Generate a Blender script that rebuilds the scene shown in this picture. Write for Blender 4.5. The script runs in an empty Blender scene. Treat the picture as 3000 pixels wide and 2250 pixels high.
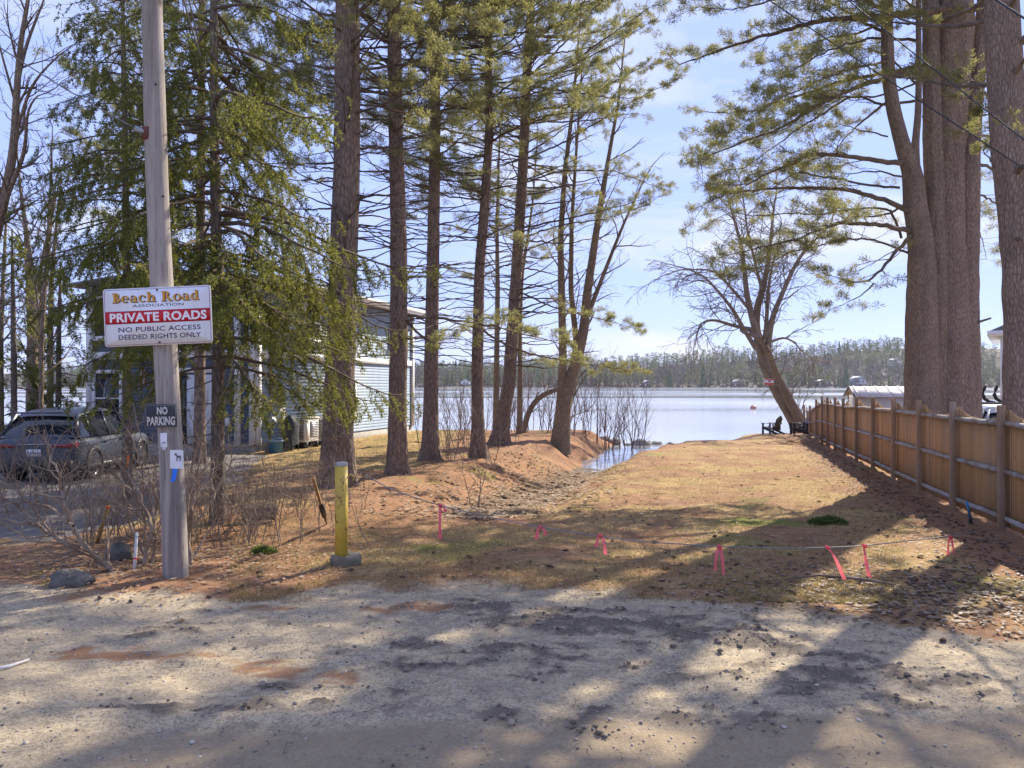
import bpy, math, random
import numpy as np
from mathutils import Vector, Matrix

# ------------------------------------------------------------------ camera, sky, sun, exposure
SC = bpy.context.scene
COL = SC.collection
CAM_H, FPX = 2.05, 2300.0                      # camera height (m), focal length in photo pixels (3000 wide)
SUN_AZ, SUN_EL = math.radians(38.0), math.radians(37.0)
cam_d = bpy.data.cameras.new('camera'); cam = bpy.data.objects.new('camera', cam_d); COL.objects.link(cam)
cam.location = (0, 0, CAM_H); cam.rotation_euler = (math.radians(90), 0, 0)
cam_d.sensor_width = 36.0; cam_d.lens = 36.0 * FPX / 3000.0
cam_d.clip_start = 0.1; cam_d.clip_end = 6000
SC.camera = cam

W = bpy.data.worlds.new('World'); SC.world = W; W.use_nodes = True
wn = W.node_tree; wn.nodes.clear()
w_out = wn.nodes.new('ShaderNodeOutputWorld'); w_bg = wn.nodes.new('ShaderNodeBackground')
w_sky = wn.nodes.new('ShaderNodeTexSky'); w_sky.sky_type = 'NISHITA'; w_sky.sun_disc = False
w_sky.sun_elevation = SUN_EL; w_sky.sun_rotation = SUN_AZ
w_sky.air_density = 1.0; w_sky.dust_density = 0.05; w_sky.ozone_density = 2.0
w_tint = wn.nodes.new('ShaderNodeMix'); w_tint.data_type = 'RGBA'; w_tint.blend_type = 'MULTIPLY'; w_tint.inputs[0].default_value = 1.0
w_tint.inputs[7].default_value = (0.92, 0.88, 1.04, 1)
wn.links.new(w_sky.outputs[0], w_tint.inputs[6])
# thin streaky cirrus, the same over the whole sky
w_tc = wn.nodes.new('ShaderNodeTexCoord'); w_map = wn.nodes.new('ShaderNodeMapping')
w_map.inputs['Rotation'].default_value = (0.0, 0.35, 0.5); w_map.inputs['Scale'].default_value = (1.3, 1.3, 5.0)
w_no = wn.nodes.new('ShaderNodeTexNoise'); w_no.inputs['Scale'].default_value = 2.3; w_no.inputs['Detail'].default_value = 7; w_no.inputs['Roughness'].default_value = 0.55
w_no.inputs['Distortion'].default_value = 0.6
w_rp = wn.nodes.new('ShaderNodeMapRange'); w_rp.inputs['From Min'].default_value = 0.49; w_rp.inputs['From Max'].default_value = 0.70
w_rp.inputs['To Max'].default_value = 0.85
w_veil = wn.nodes.new('ShaderNodeMix'); w_veil.data_type = 'RGBA'; w_veil.inputs[0].default_value = 0.92; w_veil.inputs[7].default_value = (1.08, 1.38, 2.75, 1)   # flat blue mixed over the sky texture, added to lift ambient light
w_cl = wn.nodes.new('ShaderNodeMix'); w_cl.data_type = 'RGBA'; w_cl.inputs[7].default_value = (2.1, 2.15, 2.4, 1)
wn.links.new(w_tc.outputs['Generated'], w_map.inputs[0]); wn.links.new(w_map.outputs[0], w_no.inputs['Vector'])
wn.links.new(w_no.outputs['Fac'], w_rp.inputs['Value']); wn.links.new(w_rp.outputs[0], w_cl.inputs[0])
wn.links.new(w_tint.outputs[2], w_veil.inputs[6]); wn.links.new(w_veil.outputs[2], w_cl.inputs[6]); wn.links.new(w_cl.outputs[2], w_bg.inputs[0])
w_bg.inputs[1].default_value = 0.108
wn.links.new(w_bg.outputs[0], w_out.inputs[0])

sd = Vector((math.sin(SUN_AZ) * math.cos(SUN_EL), math.cos(SUN_AZ) * math.cos(SUN_EL), math.sin(SUN_EL)))
sun_d = bpy.data.lights.new('sun', 'SUN'); sun_d.energy = 2.35; sun_d.angle = math.radians(0.5); sun_d.color = (1.0, 0.91, 0.76)
sun = bpy.data.objects.new('sun', sun_d); COL.objects.link(sun); sun.rotation_euler = sd.to_track_quat('Z', 'Y').to_euler(); sun.location = (20, 40, 40)
SC.view_settings.view_transform = 'Standard'; SC.view_settings.look = 'None'
SC.view_settings.exposure = 2.08; SC.view_settings.gamma = 1.0; SC.view_settings.use_curve_mapping = False
SC.render.engine = 'CYCLES'; SC.cycles.use_denoising = True
SC.cycles.max_bounces = 6; SC.cycles.transparent_max_bounces = 8; SC.cycles.volume_bounces = 0
SC.cycles.sample_clamp_indirect = 6.0

# ------------------------------------------------------------------ helpers
ORG = {}
def tag(o, label=None, cat=None, group=None, kind=None):
    if label: o['label'] = label
    if cat: o['category'] = cat
    if group: o['group'] = group
    if kind: o['kind'] = kind
    return o
def thing(name, label, cat, loc=(0, 0, 0), group=None, rz=0.0, local=False):
    o = bpy.data.objects.new(name, None); COL.objects.link(o)
    o.location = loc; o.rotation_euler = (0, 0, rz); o.empty_display_size = 0.2
    ORG[o.name] = np.zeros(3) if local else np.array(loc, float)
    return tag(o, label, cat, group)
def mk(name, V, F, mat, parent=None, smooth=False, attrs=None, mi=None):
    """link ONE mesh object; V in world space (or the parent's local space if it is a local thing); F array or list of arrays"""
    V = np.asarray(V, dtype=np.float64).reshape(-1, 3)
    org = ORG[parent.name] if parent else np.zeros(3)
    V = V - org
    Fs = F if isinstance(F, list) and isinstance(F[0], np.ndarray) and F[0].ndim == 2 else [F]
    Fs = [np.asarray(f, dtype=np.int32) for f in Fs if len(f)]
    me = bpy.data.meshes.new(name)
    me.vertices.add(len(V)); me.vertices.foreach_set('co', V.astype(np.float32).ravel())
    nl = sum(f.size for f in Fs); nf = sum(len(f) for f in Fs)
    me.loops.add(nl); me.polygons.add(nf)
    me.loops.foreach_set('vertex_index', np.concatenate([f.ravel() for f in Fs]))
    tot = np.concatenate([np.full(len(f), f.shape[1], np.int32) for f in Fs])
    st = np.concatenate([[0], np.cumsum(tot)[:-1]]).astype(np.int32)
    me.polygons.foreach_set('loop_start', st)
    try: me.polygons.foreach_set('loop_total', tot)
    except Exception: pass
    if smooth: me.polygons.foreach_set('use_smooth', np.ones(nf, bool))
    mats = mat if isinstance(mat, (list, tuple)) else [mat]
    for m in mats: me.materials.append(m)
    if mi is not None: me.polygons.foreach_set('material_index', np.asarray(mi, np.int32))
    if attrs:
        for k, a in attrs.items():
            at = me.color_attributes.new(k, 'FLOAT_COLOR', 'POINT'); at.data.foreach_set('color', np.asarray(a, np.float32).ravel())
    me.update(calc_edges=True); me.validate()
    o = bpy.data.objects.new(name, me); COL.objects.link(o)
    if parent: o.parent = parent; ORG[o.name] = org
    else: ORG[o.name] = np.zeros(3)
    return o
def share(o, name, parent, loc=(0, 0, 0), rot=(0, 0, 0), scale=(1, 1, 1)):
    c = bpy.data.objects.new(name, o.data); COL.objects.link(c); c.parent = parent
    c.location = loc; c.rotation_euler = rot; c.scale = scale; ORG[c.name] = ORG[parent.name]
    return c
def copy_tree(o, parent=None):
    c = o.copy(); COL.objects.link(c); c.parent = parent; ORG[c.name] = ORG[o.name]
    for ch in list(o.children): copy_tree(ch, c)
    return c

class MB:
    """collects shapes for one mesh"""
    def __init__(s): s.v = []; s.q = []; s.t = []; s.n = 0; s.extra = []
    def add(s, V, Q=None, T=None):
        V = np.asarray(V, float).reshape(-1, 3); s.v.append(V)
        if Q is not None and len(Q): s.q.append(np.asarray(Q, int).reshape(-1, 4) + s.n)
        if T is not None and len(T): s.t.append(np.asarray(T, int).reshape(-1, 3) + s.n)
        s.n += len(V); return s
    def box(s, c, size, M=None, taper=1.0):
        x, y, z = np.array(size) / 2.0
        V = np.array([[-x, -y, -z], [x, -y, -z], [x, y, -z], [-x, y, -z], [-x * taper, -y * taper, z], [x * taper, -y * taper, z], [x * taper, y * taper, z], [-x * taper, y * taper, z]])
        if M is not None: V = V @ np.array(M.to_3x3()).T
        return s.add(V + np.array(c), [[0, 3, 2, 1], [4, 5, 6, 7], [0, 1, 5, 4], [1, 2, 6, 5], [2, 3, 7, 6], [3, 0, 4, 7]])
    def bar(s, a, b, w, h, up=(0, 0, 1)):
        a = Vector(a); b = Vector(b); d = (b - a); L = d.length; d.normalize(); u = Vector(up); x = d.cross(u)
        if x.length < 1e-4: x = d.cross(Vector((0, 1, 0)))
        x.normalize(); z = x.cross(d)
        M = Matrix((x, d, z)).transposed()
        return s.box((a + b) / 2, (w, L, h), M)
    def tube(s, pts, rad, n=8, cap=True):
        P = np.array([tuple(p) for p in pts], float); m = len(P)
        R = np.full(m, rad) if np.isscalar(rad) else np.array(rad, float)
        T = np.gradient(P, axis=0) if m > 2 else np.repeat([P[1] - P[0]], 2, 0)
        T /= np.linalg.norm(T, axis=1, keepdims=True) + 1e-12
        ref = np.array([0, 0, 1.0]) if abs(T[:, 2]).mean() < 0.8 else np.array([0, 1.0, 0])
        X = np.cross(T, ref); X /= np.linalg.norm(X, axis=1, keepdims=True) + 1e-12
        Y = np.cross(X, T)
        a = np.arange(n) * 2 * np.pi / n
        V = P[:, None] + R[:, None, None] * (np.cos(a)[None, :, None] * X[:, None] + np.sin(a)[None, :, None] * Y[:, None])
        V = V.reshape(-1, 3); i = np.arange(m - 1)[:, None] * n; j = np.arange(n)[None]; k = (j + 1) % n
        Q = np.stack([i + j, i + k, i + n + k, i + n + j], -1).reshape(-1, 4)
        Tt = []
        if cap:
            V = np.vstack([V, P[0], P[-1]]); c0 = m * n; jj = np.arange(n); kk = (jj + 1) % n
            Tt = np.vstack([np.stack([np.full(n, c0), kk, jj], -1), np.stack([np.full(n, c0 + 1), (m - 1) * n + jj, (m - 1) * n + kk], -1)])
        return s.add(V, Q, Tt)
    def cyl(s, c, r, h, n=16, r2=None, axis='z'):
        c = np.array(c, float); d = {'x': np.array([h, 0, 0]), 'y': np.array([0, h, 0]), 'z': np.array([0, 0, h])}[axis]
        return s.tube([c, c + d], [r, r if r2 is None else r2], n)
    def lathe(s, prof, n=20, c=(0, 0, 0)):
        pr = np.array(prof, float); m = len(pr); a = np.arange(n) * 2 * np.pi / n
        V = np.stack([pr[:, 0:1] * np.cos(a), pr[:, 0:1] * np.sin(a), np.repeat(pr[:, 1:2], n, 1)], -1).reshape(-1, 3) + np.array(c)
        i = np.arange(m - 1)[:, None] * n; j = np.arange(n)[None]; k = (j + 1) % n
        return s.add(V, np.stack([i + j, i + k, i + n + k, i + n + j], -1).reshape(-1, 4))
    def poly(s, pts):           # fan polygon
        n = len(pts); return s.add(pts, None, [[0, i, i + 1] for i in range(1, n - 1)])
    def prism(s, pts2, y0, y1):   # outline in xz, extruded along y
        n = len(pts2); V = [(p[0], y0, p[1]) for p in pts2] + [(p[0], y1, p[1]) for p in pts2]
        c0 = np.mean(V[:n], 0); c1 = np.mean(V[n:], 0); V += [tuple(c0), tuple(c1)]
        Q = [[i, (i + 1) % n, n + (i + 1) % n, n + i] for i in range(n)]
        T = [[2 * n, (i + 1) % n, i] for i in range(n)] + [[2 * n + 1, n + i, n + (i + 1) % n] for i in range(n)]
        return s.add(V, Q, T)
    def xform(s, M, i0=0):
        R = np.array(M.to_3x3()); t = np.array(M.translation)
        for i in range(i0, len(s.v)): s.v[i] = s.v[i] @ R.T + t
        return s
    def build(s, name, mat, parent=None, smooth=False, **k):
        F = []
        if s.q: F.append(np.vstack(s.q))
        if s.t: F.append(np.vstack(s.t))
        return mk(name, np.vstack(s.v), F, mat, parent, smooth, **k)

def seg_mesh(segs, n=4):
    """tapered prisms from (p0,p1,r0,r1) tuples, vectorised"""
    A = np.array([(*s[0], *s[1], s[2], s[3]) for s in segs], float)
    P0, P1, R0, R1 = A[:, 0:3], A[:, 3:6], A[:, 6], A[:, 7]
    T = P1 - P0; L = np.linalg.norm(T, axis=1, keepdims=True) + 1e-9; T = T / L
    P1 = P1 + T * np.minimum(R1[:, None], L * 0.2)
    ref = np.where(np.abs(T[:, 2:3]) < 0.9, np.array([[0, 0, 1.0]]), np.array([[1.0, 0, 0]]))
    X = np.cross(T, ref); X /= np.linalg.norm(X, axis=1, keepdims=True) + 1e-9; Y = np.cross(X, T)
    a = np.arange(n) * 2 * np.pi / n
    ring = np.cos(a)[None, :, None] * X[:, None] + np.sin(a)[None, :, None] * Y[:, None]
    V = np.concatenate([P0[:, None] + R0[:, None, None] * ring, P1[:, None] + R1[:, None, None] * ring], 1)
    b = np.arange(len(A))[:, None] * 2 * n; j = np.arange(n)[None]; k = (j + 1) % n
    Q = np.stack([b + j, b + k, b + n + k, b + n + j], -1).reshape(-1, 4)
    return V.reshape(-1, 3), Q
def segs_obj(name, segs, mat, parent, thick=0.02):
    big = [s for s in segs if s[2] > thick]; small = [s for s in segs if s[2] <= thick]
    V, F, n = [], [], 0
    for g, k in ((big, 6), (small, 3)):
        if g:
            v, q = seg_mesh(g, k); V.append(v); F.append(q + n); n += len(v)
    o = mk(name, np.vstack(V), np.vstack(F), mat, parent, smooth=True)
    if parent is not None: o['kind'] = 'stuff'      # twigs too fine to pick apart singly
    return o

def perlin(x, y, seed=0):
    x = np.asarray(x, float); y = np.asarray(y, float)
    xi = np.floor(x).astype(np.int64); yi = np.floor(y).astype(np.int64); xf = x - xi; yf = y - yi
    def g(ix, iy):
        h = (ix * 374761393 + iy * 668265263 + seed * 982451653) & 0x7fffffff
        h = ((h ^ (h >> 13)) * 1274126177) & 0x7fffffff; h = h ^ (h >> 16)
        a = (h % 4096) / 4096.0 * 2 * np.pi; return np.cos(a), np.sin(a)
    u = xf * xf * xf * (xf * (xf * 6 - 15) + 10); v = yf * yf * yf * (yf * (yf * 6 - 15) + 10)
    def d(ix, iy, dx, dy):
        c, s_ = g(ix, iy); return c * dx + s_ * dy
    a = d(xi, yi, xf, yf); b = d(xi + 1, yi, xf - 1, yf); c = d(xi, yi + 1, xf, yf - 1); e = d(xi + 1, yi + 1, xf - 1, yf - 1)
    return ((a * (1 - u) + b * u) * (1 - v) + (c * (1 - u) + e * u) * v) * 1.5
def fbm(x, y, o=4, seed=0):
    s_, a = 0, 0.5
    for i in range(o): s_ = s_ + a * perlin(x * 2 ** i, y * 2 ** i, seed + i); a *= 0.5
    return s_
def sstep(a, b, x): t = np.clip((np.asarray(x, float) - a) / (b - a), 0, 1); return t * t * (3 - 2 * t)

# ------------------------------------------------------------------ materials
class NT:
    def __init__(s, name):
        s.m = bpy.data.materials.new(name); s.m.use_nodes = True; s.t = s.m.node_tree; s.t.nodes.clear()
        s.out = s.t.nodes.new('ShaderNodeOutputMaterial'); s._tc = None
    def n(s, ty, **k):
        o = s.t.nodes.new('ShaderNode' + ty)
        for a, b in k.items(): setattr(o, a, b)
        return o
    def put(s, sock, v):
        if v is None: return
        if hasattr(v, 'is_output') or hasattr(v, 'links'): s.t.links.new(v, sock)
        elif isinstance(v, (tuple, list)) and len(v) == 3 and sock.type == 'RGBA': sock.default_value = (*v, 1)
        else: sock.default_value = v
    def co(s, kind='Object', scale=(1, 1, 1), rot=(0, 0, 0)):
        if s._tc is None: s._tc = s.n('TexCoord')
        m = s.n('Mapping'); m.inputs['Scale'].default_value = scale; m.inputs['Rotation'].default_value = rot
        s.t.links.new(s._tc.outputs[kind], m.inputs[0]); return m.outputs[0]
    def noise(s, scale, vec=None, detail=4, rough=0.55, dist=0.0):
        o = s.n('TexNoise'); o.inputs['Scale'].default_value = scale; o.inputs['Detail'].default_value = detail; o.inputs['Roughness'].default_value = rough
        o.inputs['Distortion'].default_value = dist
        s.put(o.inputs['Vector'], vec if vec is not None else s.co()); return o.outputs['Fac']
    def voro(s, scale, vec=None, feature='F1', out='Distance', rnd=1.0):
        o = s.n('TexVoronoi', feature=feature); o.inputs['Scale'].default_value = scale; o.inputs['Randomness'].default_value = rnd
        s.put(o.inputs['Vector'], vec if vec is not None else s.co()); return o.outputs[out]
    def rng(s, v, a, b, c=0.0, d=1.0):
        o = s.n('MapRange'); s.put(o.inputs[0], v)
        for i, q in enumerate((a, b, c, d)): o.inputs[i + 1].default_value = q
        return o.outputs[0]
    def mth(s, op, a, b=None):
        o = s.n('Math', operation=op); s.put(o.inputs[0], a); s.put(o.inputs[1], b); return o.outputs[0]
    def mix(s, f, a, b, mode='MIX'):
        o = s.n('Mix', data_type='RGBA', blend_type=mode); s.put(o.inputs[0], f); s.put(o.inputs[6], a); s.put(o.inputs[7], b); return o.outputs[2]
    def island(s): return s.n('NewGeometry').outputs['Random Per Island']
    def objrnd(s): return s.n('ObjectInfo').outputs['Random']
    def attr(s, name):
        o = s.n('Attribute', attribute_name=name); sp = s.n('SeparateColor'); s.t.links.new(o.outputs['Color'], sp.inputs[0]); return sp.outputs[0], sp.outputs[1], sp.outputs[2], o.outputs['Alpha']
    def bump(s, h, strength=0.5, dist=0.02, norm=None):
        o = s.n('Bump'); o.inputs['Strength'].default_value = strength; o.inputs['Distance'].default_value = dist; s.put(o.inputs['Height'], h)
        if norm is not None: s.put(o.inputs['Normal'], norm)
        return o.outputs[0]
    def bsdf(s, col, rough=0.7, spec=0.3, metal=0.0, norm=None, **k):
        b = s.n('BsdfPrincipled'); s.put(b.inputs['Base Color'], col); s.put(b.inputs['Roughness'], rough)
        b.inputs['Specular IOR Level'].default_value = spec; b.inputs['Metallic'].default_value = metal
        if norm is not None: s.put(b.inputs['Normal'], norm)
        for a, q in k.items(): s.put(b.inputs[a], q)
        return b.outputs[0]
    def done(s, sh): s.t.links.new(sh, s.out.inputs['Surface']); return s.m
def m_sign(name, c):
    s = NT(name); g = s.noise(1.6, s.co(scale=(9, 1, 1.2)), 6, 0.7, 0.5); d = s.noise(30, s.co(), 5, 0.7)
    col = s.mix(s.rng(g, 0.5, 0.8, 0, 0.28), c, (0.42, 0.39, 0.34)); col = s.mix(s.rng(d, 0.62, 0.75, 0, 0.35), col, (0.35, 0.32, 0.28)); return s.done(s.bsdf(col, 0.4, 0.4))
def simple(name, c1, c2=None, scale=6, rough=0.6, spec=0.3, metal=0.0, bump=0.0, bscale=40, stretch=(1, 1, 1), bd=0.005):
    s = NT(name); v = s.co(scale=stretch)
    col = c1 if c2 is None else s.mix(s.rng(s.noise(scale, v), 0.3, 0.7), c1, c2)
    nm = s.bump(s.noise(bscale, v), bump, bd) if bump else None
    return s.done(s.bsdf(col, rough, spec, metal, nm))

def m_bark(name, dark, light, lichen=0.0, vs=1.0, lcol=(0.33, 0.33, 0.17), deep=1.0):
    s = NT(name); v = s.co(scale=(1, 1, 0.22)); v1 = s.co()
    big = s.noise(9 * vs, v, 5, 0.65, 0.8); fine = s.noise(45 * vs, v, 4, 0.6); patch = s.noise(1.1, v1, 3)
    vor = s.voro(16 * vs, s.co(scale=(1, 1, 0.3), rot=(0.05, 0.07, 0)), 'DISTANCE_TO_EDGE')
    h = s.mth('ADD', s.mth('MULTIPLY', s.rng(vor, 0.0, 0.22), 0.45), s.mth('MULTIPLY', big, 0.8))
    col = s.mix(s.rng(h, 0.35, 1.0), dark, light)
    col = s.mix(s.rng(fine, 0.3, 0.75, 0, 0.45), col, tuple(min(1, c * 1.7) for c in light))
    col = s.mix(s.rng(patch, 0.4, 0.7, 0, 0.35), col, tuple(c * 0.75 + 0.03 for c in dark))
    if lichen:
        ln = s.noise(5.0, v1, 5, 0.7); col = s.mix(s.rng(ln, 0.66 - lichen * 0.2, 0.74 - lichen * 0.2, 0, 0.75), col, lcol)
    hh = s.mth('ADD', h, s.mth('MULTIPLY', fine, 0.4))
    return s.done(s.bsdf(col, 0.9, 0.15, norm=s.bump(hh, 0.9 * deep, 0.03)))
def m_leaf(name, cols, trans=0.45, tcol=None, rough=0.6, spec=0.25):
    s = NT(name); r = s.island(); cr = s.n('ValToRGB'); s.put(cr.inputs[0], r)
    el = cr.color_ramp.elements; el[0].position = 0; el[0].color = (*cols[0], 1); el[1].position = 1; el[1].color = (*cols[-1], 1)
    for i, c in enumerate(cols[1:-1]): e = el.new((i + 1) / (len(cols) - 1)); e.color = (*c, 1)
    b = s.bsdf(cr.outputs[0], rough, spec); t = s.n('BsdfTranslucent')
    s.put(t.inputs[0], s.mix(0.5, cr.outputs[0], tcol if tcol else cols[-1]))
    mx = s.n('MixShader'); mx.inputs[0].default_value = trans; s.t.links.new(b, mx.inputs[1]); s.t.links.new(t.outputs[0], mx.inputs[2])
    return s.done(mx.outputs[0])

M = {}
M['bark_pine'] = m_bark('bark_pine', (0.06, 0.045, 0.037), (0.26, 0.195, 0.15), 0.25)
M['bark_red'] = m_bark('bark_red', (0.062, 0.045, 0.036), (0.26, 0.19, 0.145), 0.12)
M['bark_big'] = m_bark('bark_big', (0.10, 0.075, 0.06), (0.32, 0.25, 0.20), 0.10, 1.5, (0.36, 0.36, 0.24), 1.1)
M['bark_lichen'] = m_bark('bark_lichen', (0.095, 0.073, 0.058), (0.29, 0.23, 0.18), 0.22, 1.6, (0.34, 0.32, 0.2), 0.8)
M['bark_hard'] = m_bark('bark_hard', (0.09, 0.065, 0.045), (0.28, 0.215, 0.155), 0.3, 1.3)
M['bark_spruce'] = m_bark('bark_spruce', (0.045, 0.035, 0.028), (0.20, 0.165, 0.13), 0.3, 1.3)
M['branch_dead'] = simple('branch_dead', (0.07, 0.05, 0.04), (0.16, 0.12, 0.09), 3, 0.9)
M['branch_big'] = simple('branch_big', (0.09, 0.07, 0.055), (0.20, 0.165, 0.13), 4, 0.9, bump=0.5, bscale=30)
M['twig_grey'] = simple('twig_grey', (0.10, 0.075, 0.06), (0.22, 0.17, 0.13), 3, 0.9)
M['twig_tan'] = simple('twig_tan', (0.16, 0.11, 0.075), (0.36, 0.28, 0.20), 2.5, 0.85)
M['twig_red'] = simple('twig_red', (0.13, 0.075, 0.06), (0.26, 0.17, 0.14), 2.5, 0.85)
M['needle_spruce'] = m_leaf('needle_spruce', [(0.044, 0.064, 0.018), (0.078, 0.10, 0.024), (0.122, 0.138, 0.032), (0.20, 0.196, 0.045)], 0.47, (0.40, 0.39, 0.06))
M['needle_pine'] = m_leaf('needle_pine', [(0.10, 0.135, 0.06), (0.16, 0.185, 0.075), (0.22, 0.225, 0.085), (0.32, 0.29, 0.10)], 0.5, (0.48, 0.44, 0.15))
M['needle_pine_far'] = m_leaf('needle_pine_far', [(0.06, 0.08, 0.035), (0.10, 0.115, 0.045), (0.15, 0.15, 0.06)], 0.35, (0.24, 0.24, 0.08))

# ------------------------------------------------------------------ the lie of the land
WATER = -0.95
def shore_y(x): x = np.asarray(x, float); return 40 + 6.0 * sstep(10.5, 14.0, x) + 0.5 * perlin(x * 0.25, x * 0 + 3.3, 5)
DY = [11.0, 12.5, 14.7, 19.0, 24.3, 27.7, 36.3, 41.0, 50]
DX = [-1.1, -0.65, -0.13, 0.83, 2.1, 3.0, 5.9, 7.8, 9.5]
def soil_mask(x, y):
    def el(cx, cy, a, b, r=0.0):
        c, s_ = math.cos(r), math.sin(r); u = (x - cx) * c + (y - cy) * s_; v = -(x - cx) * s_ + (y - cy) * c
        return np.clip(1.25 - np.sqrt((u / a) ** 2 + (v / b) ** 2), 0, 1)
    m = np.maximum.reduce([0.95 * el(0.7, 6.75, 1.5, 0.5, -0.15), 0.95 * el(1.8, 6.2, 1.0, 0.42, -0.35), el(-0.4, 7.2, 0.7, 0.25), 0.75 * el(2.4, 5.4, 1.2, 0.5, -0.1), 0.6 * el(0.9, 4.75, 1.5, 0.3), 0.55 * el(-1.6, 5.05, 1.0, 0.25, 0.2), 0.5 * el(-2.8, 6.6, 0.9, 0.2, 0.2), 0.5 * el(-0.2, 5.9, 1.6, 0.5)])
    return np.clip(m * 1.05 + fbm(x * 3.4, y * 5.0, 5, 21) * 1.7 * sstep(0, 0.4, m) + np.clip(fbm(x * 2.2, y * 4.0, 5, 77) * 2.4 - 0.15, 0, 0.7) - 0.2, 0, 1)
def sand_edge(x): return np.interp(x, [-60, -6, -3.2, -2.3, -1.7, 0, 1.0, 2.0, 3.0, 4.1, 8, 40], [8.2, 7.9, 7.6, 7.45, 7.95, 8.05, 7.65, 7.3, 7.0, 6.2, 5.6, 5.0])
def H(x, y, fine=True):
    x = np.asarray(x, float); y = np.asarray(y, float); x, y = np.broadcast_arrays(x, y)
    t = y - shore_y(x)
    zr = np.where(t < -9, np.interp(y, [0, 9, 12, 31], [0, 0, -0.09, -0.34]), np.interp(t, [-9, -3, -0.8, 0, 1.5, 10, 80, 500], [-0.34, -0.60, -0.78, WATER, -1.4, -2.6, -4.5, -6.0]))
    zl = np.interp(t, [-30, -5, -2.2, -0.8, 0, 1.5, 10, 80, 500], [0.0, -0.04, -0.16, -0.40, WATER, -1.4, -2.6, -4.5, -6.0])
    zl = zl + 0.04 * np.exp(-((x - 0.2) / 2.2) ** 2 - ((y - 26) / 7.0) ** 2)
    xd = np.interp(y, DY, DX); k = sstep(-1.2, 1.2, x - xd) * sstep(9, 14, y) + (1 - sstep(9, 14, y)) * 0.5
    z = zl * (1 - k) + zr * k
    b = np.interp(y, [11, 15, 24, 28, 36, 42], [0.05, 0.10, 0.22, 0.34, 0.8, 1.2]); bed = np.interp(y, [11.2, 14.7, 19, 24.3, 27.0, 29, 42], [0.0, -0.33, -0.60, -0.84, -0.95, -1.08, -1.25])
    dx = np.abs(x - xd + 0.18 * perlin(y * 0.9, x * 0 + 1.7, 3)); side = np.where(x < xd, 2.3, 1.7) * (1 + 0.25 * perlin(x * 0.8, y * 0.8, 33))
    w = 1 - sstep(0, 1, (dx - b) / side); z = np.where((y > 11) & (y < 46), np.minimum(z, z * (1 - w) + bed * w), z)
    z = z + 0.035 * perlin(x * 0.45, y * 0.45, 1) * sstep(60, 20, np.abs(y))
    # driveway lies a little low, houses level
    z = z - 0.06 * sstep(-5.0, -6.5, x) * sstep(9.5, 12, y) * sstep(24, 21, y)
    if fine:
        z = z + sstep(38, 33, y) * sstep(9, 13, y) * (np.abs(x) < 14) * (0.09 * fbm(x * 1.6, y * 1.6, 4, 88) + 0.08 * np.clip(w, 0, 1) * fbm(x * 3.1, y * 3.1, 3, 89))
        nr = sstep(16, 9, y) * (np.abs(x) < 14)
        z = z + nr * (0.012 * perlin(x * 2.3, y * 2.3, 2) + 0.006 * perlin(x * 7, y * 7, 4))
        se = sstep(0.3, -0.3, y - sand_edge(x)); so = soil_mask(x, y) * se
        cl = np.abs(perlin(x * 9, y * 9, 31)) * 0.8 + 0.7 * np.abs(perlin(x * 21, y * 21, 32))
        z = z + so * (0.05 * cl) + se * (0.016 * fbm(x * 5, y * 5, 4, 41))
        z = z + se * 0.02 * np.exp(-((y - 4.85 - 0.03 * np.sin(x * 1.2)) / 0.05) ** 2) * sstep(1.0, -0.5, x)
        z = z + se * 0.018 * np.exp(-((y - 6.1 - 0.12 * x) / 0.10) ** 2) * sstep(0.2, 1.5, x)
        z = z + (1 - se) * nr * 0.012 * fbm(x * 11, y * 11, 2, 51)
    return z
def px(x, y, Y): return Vector(((x - 1500) / FPX * Y, Y, CAM_H - (y - 1125) / FPX * Y))
def ground_at(x, y):
    """where the photo pixel's sight line meets the ground"""
    Y = 8.0
    for _ in range(40):
        X = (x - 1500) / FPX * Y; Y = 0.5 * Y + 0.5 * (CAM_H - float(H(X, Y, False))) * FPX / (y - 1125)
    X = (x - 1500) / FPX * Y; return Vector((X, Y, float(H(X, Y))))
def on(x, y, dz=0.0): return (x, y, float(H(x, y)) + dz)

def lines(a):
    out = []
    for lo, hi, st in a: out += list(np.arange(lo, hi - 1e-6, st))
    return np.array(out + [a[-1][1]])
gx = lines([(-1000, -100, 100), (-100, -30, 10), (-30, -12, 1.2), (-12, -5, 0.14), (-5, 5, 0.055), (5, 9, 0.10), (9, 20, 0.35), (20, 40, 2), (40, 100, 10), (100, 1000, 100)])
gy = lines([(-60, -5, 11), (-5, 3.4, 0.7), (3.4, 8.6, 0.042), (8.6, 14, 0.075), (14, 24, 0.15), (24, 42, 0.28), (42, 60, 1.5), (60, 200, 20), (200, 1400, 100)])
GX, GY = np.meshgrid(gx, gy); GZ = H(GX, GY)
nx, ny = len(gx), len(gy)
V = np.stack([GX, GY, GZ], -1).reshape(-1, 3)
i = np.arange(ny - 1)[:, None] * nx; j = np.arange(nx - 1)[None]
Q = np.stack([i + j, i + j + 1, i + nx + j + 1, i + nx + j], -1).reshape(-1, 4)
X_, Y_ = V[:, 0], V[:, 1]
se = sstep(0.55, -0.45, Y_ - sand_edge(X_) + 0.9 * fbm(X_ * 1.1, Y_ * 1.6, 5, 11))
xd_ = np.interp(Y_, DY, DX)
def blob(cx, cy, a, b, r=0.0):
    c, s_ = math.cos(r), math.sin(r); u = (X_ - cx) * c + (Y_ - cy) * s_; v = -(X_ - cx) * s_ + (Y_ - cy) * c
    return np.clip(1.3 - np.sqrt((u / a) ** 2 + (v / b) ** 2), 0, 1)
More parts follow.
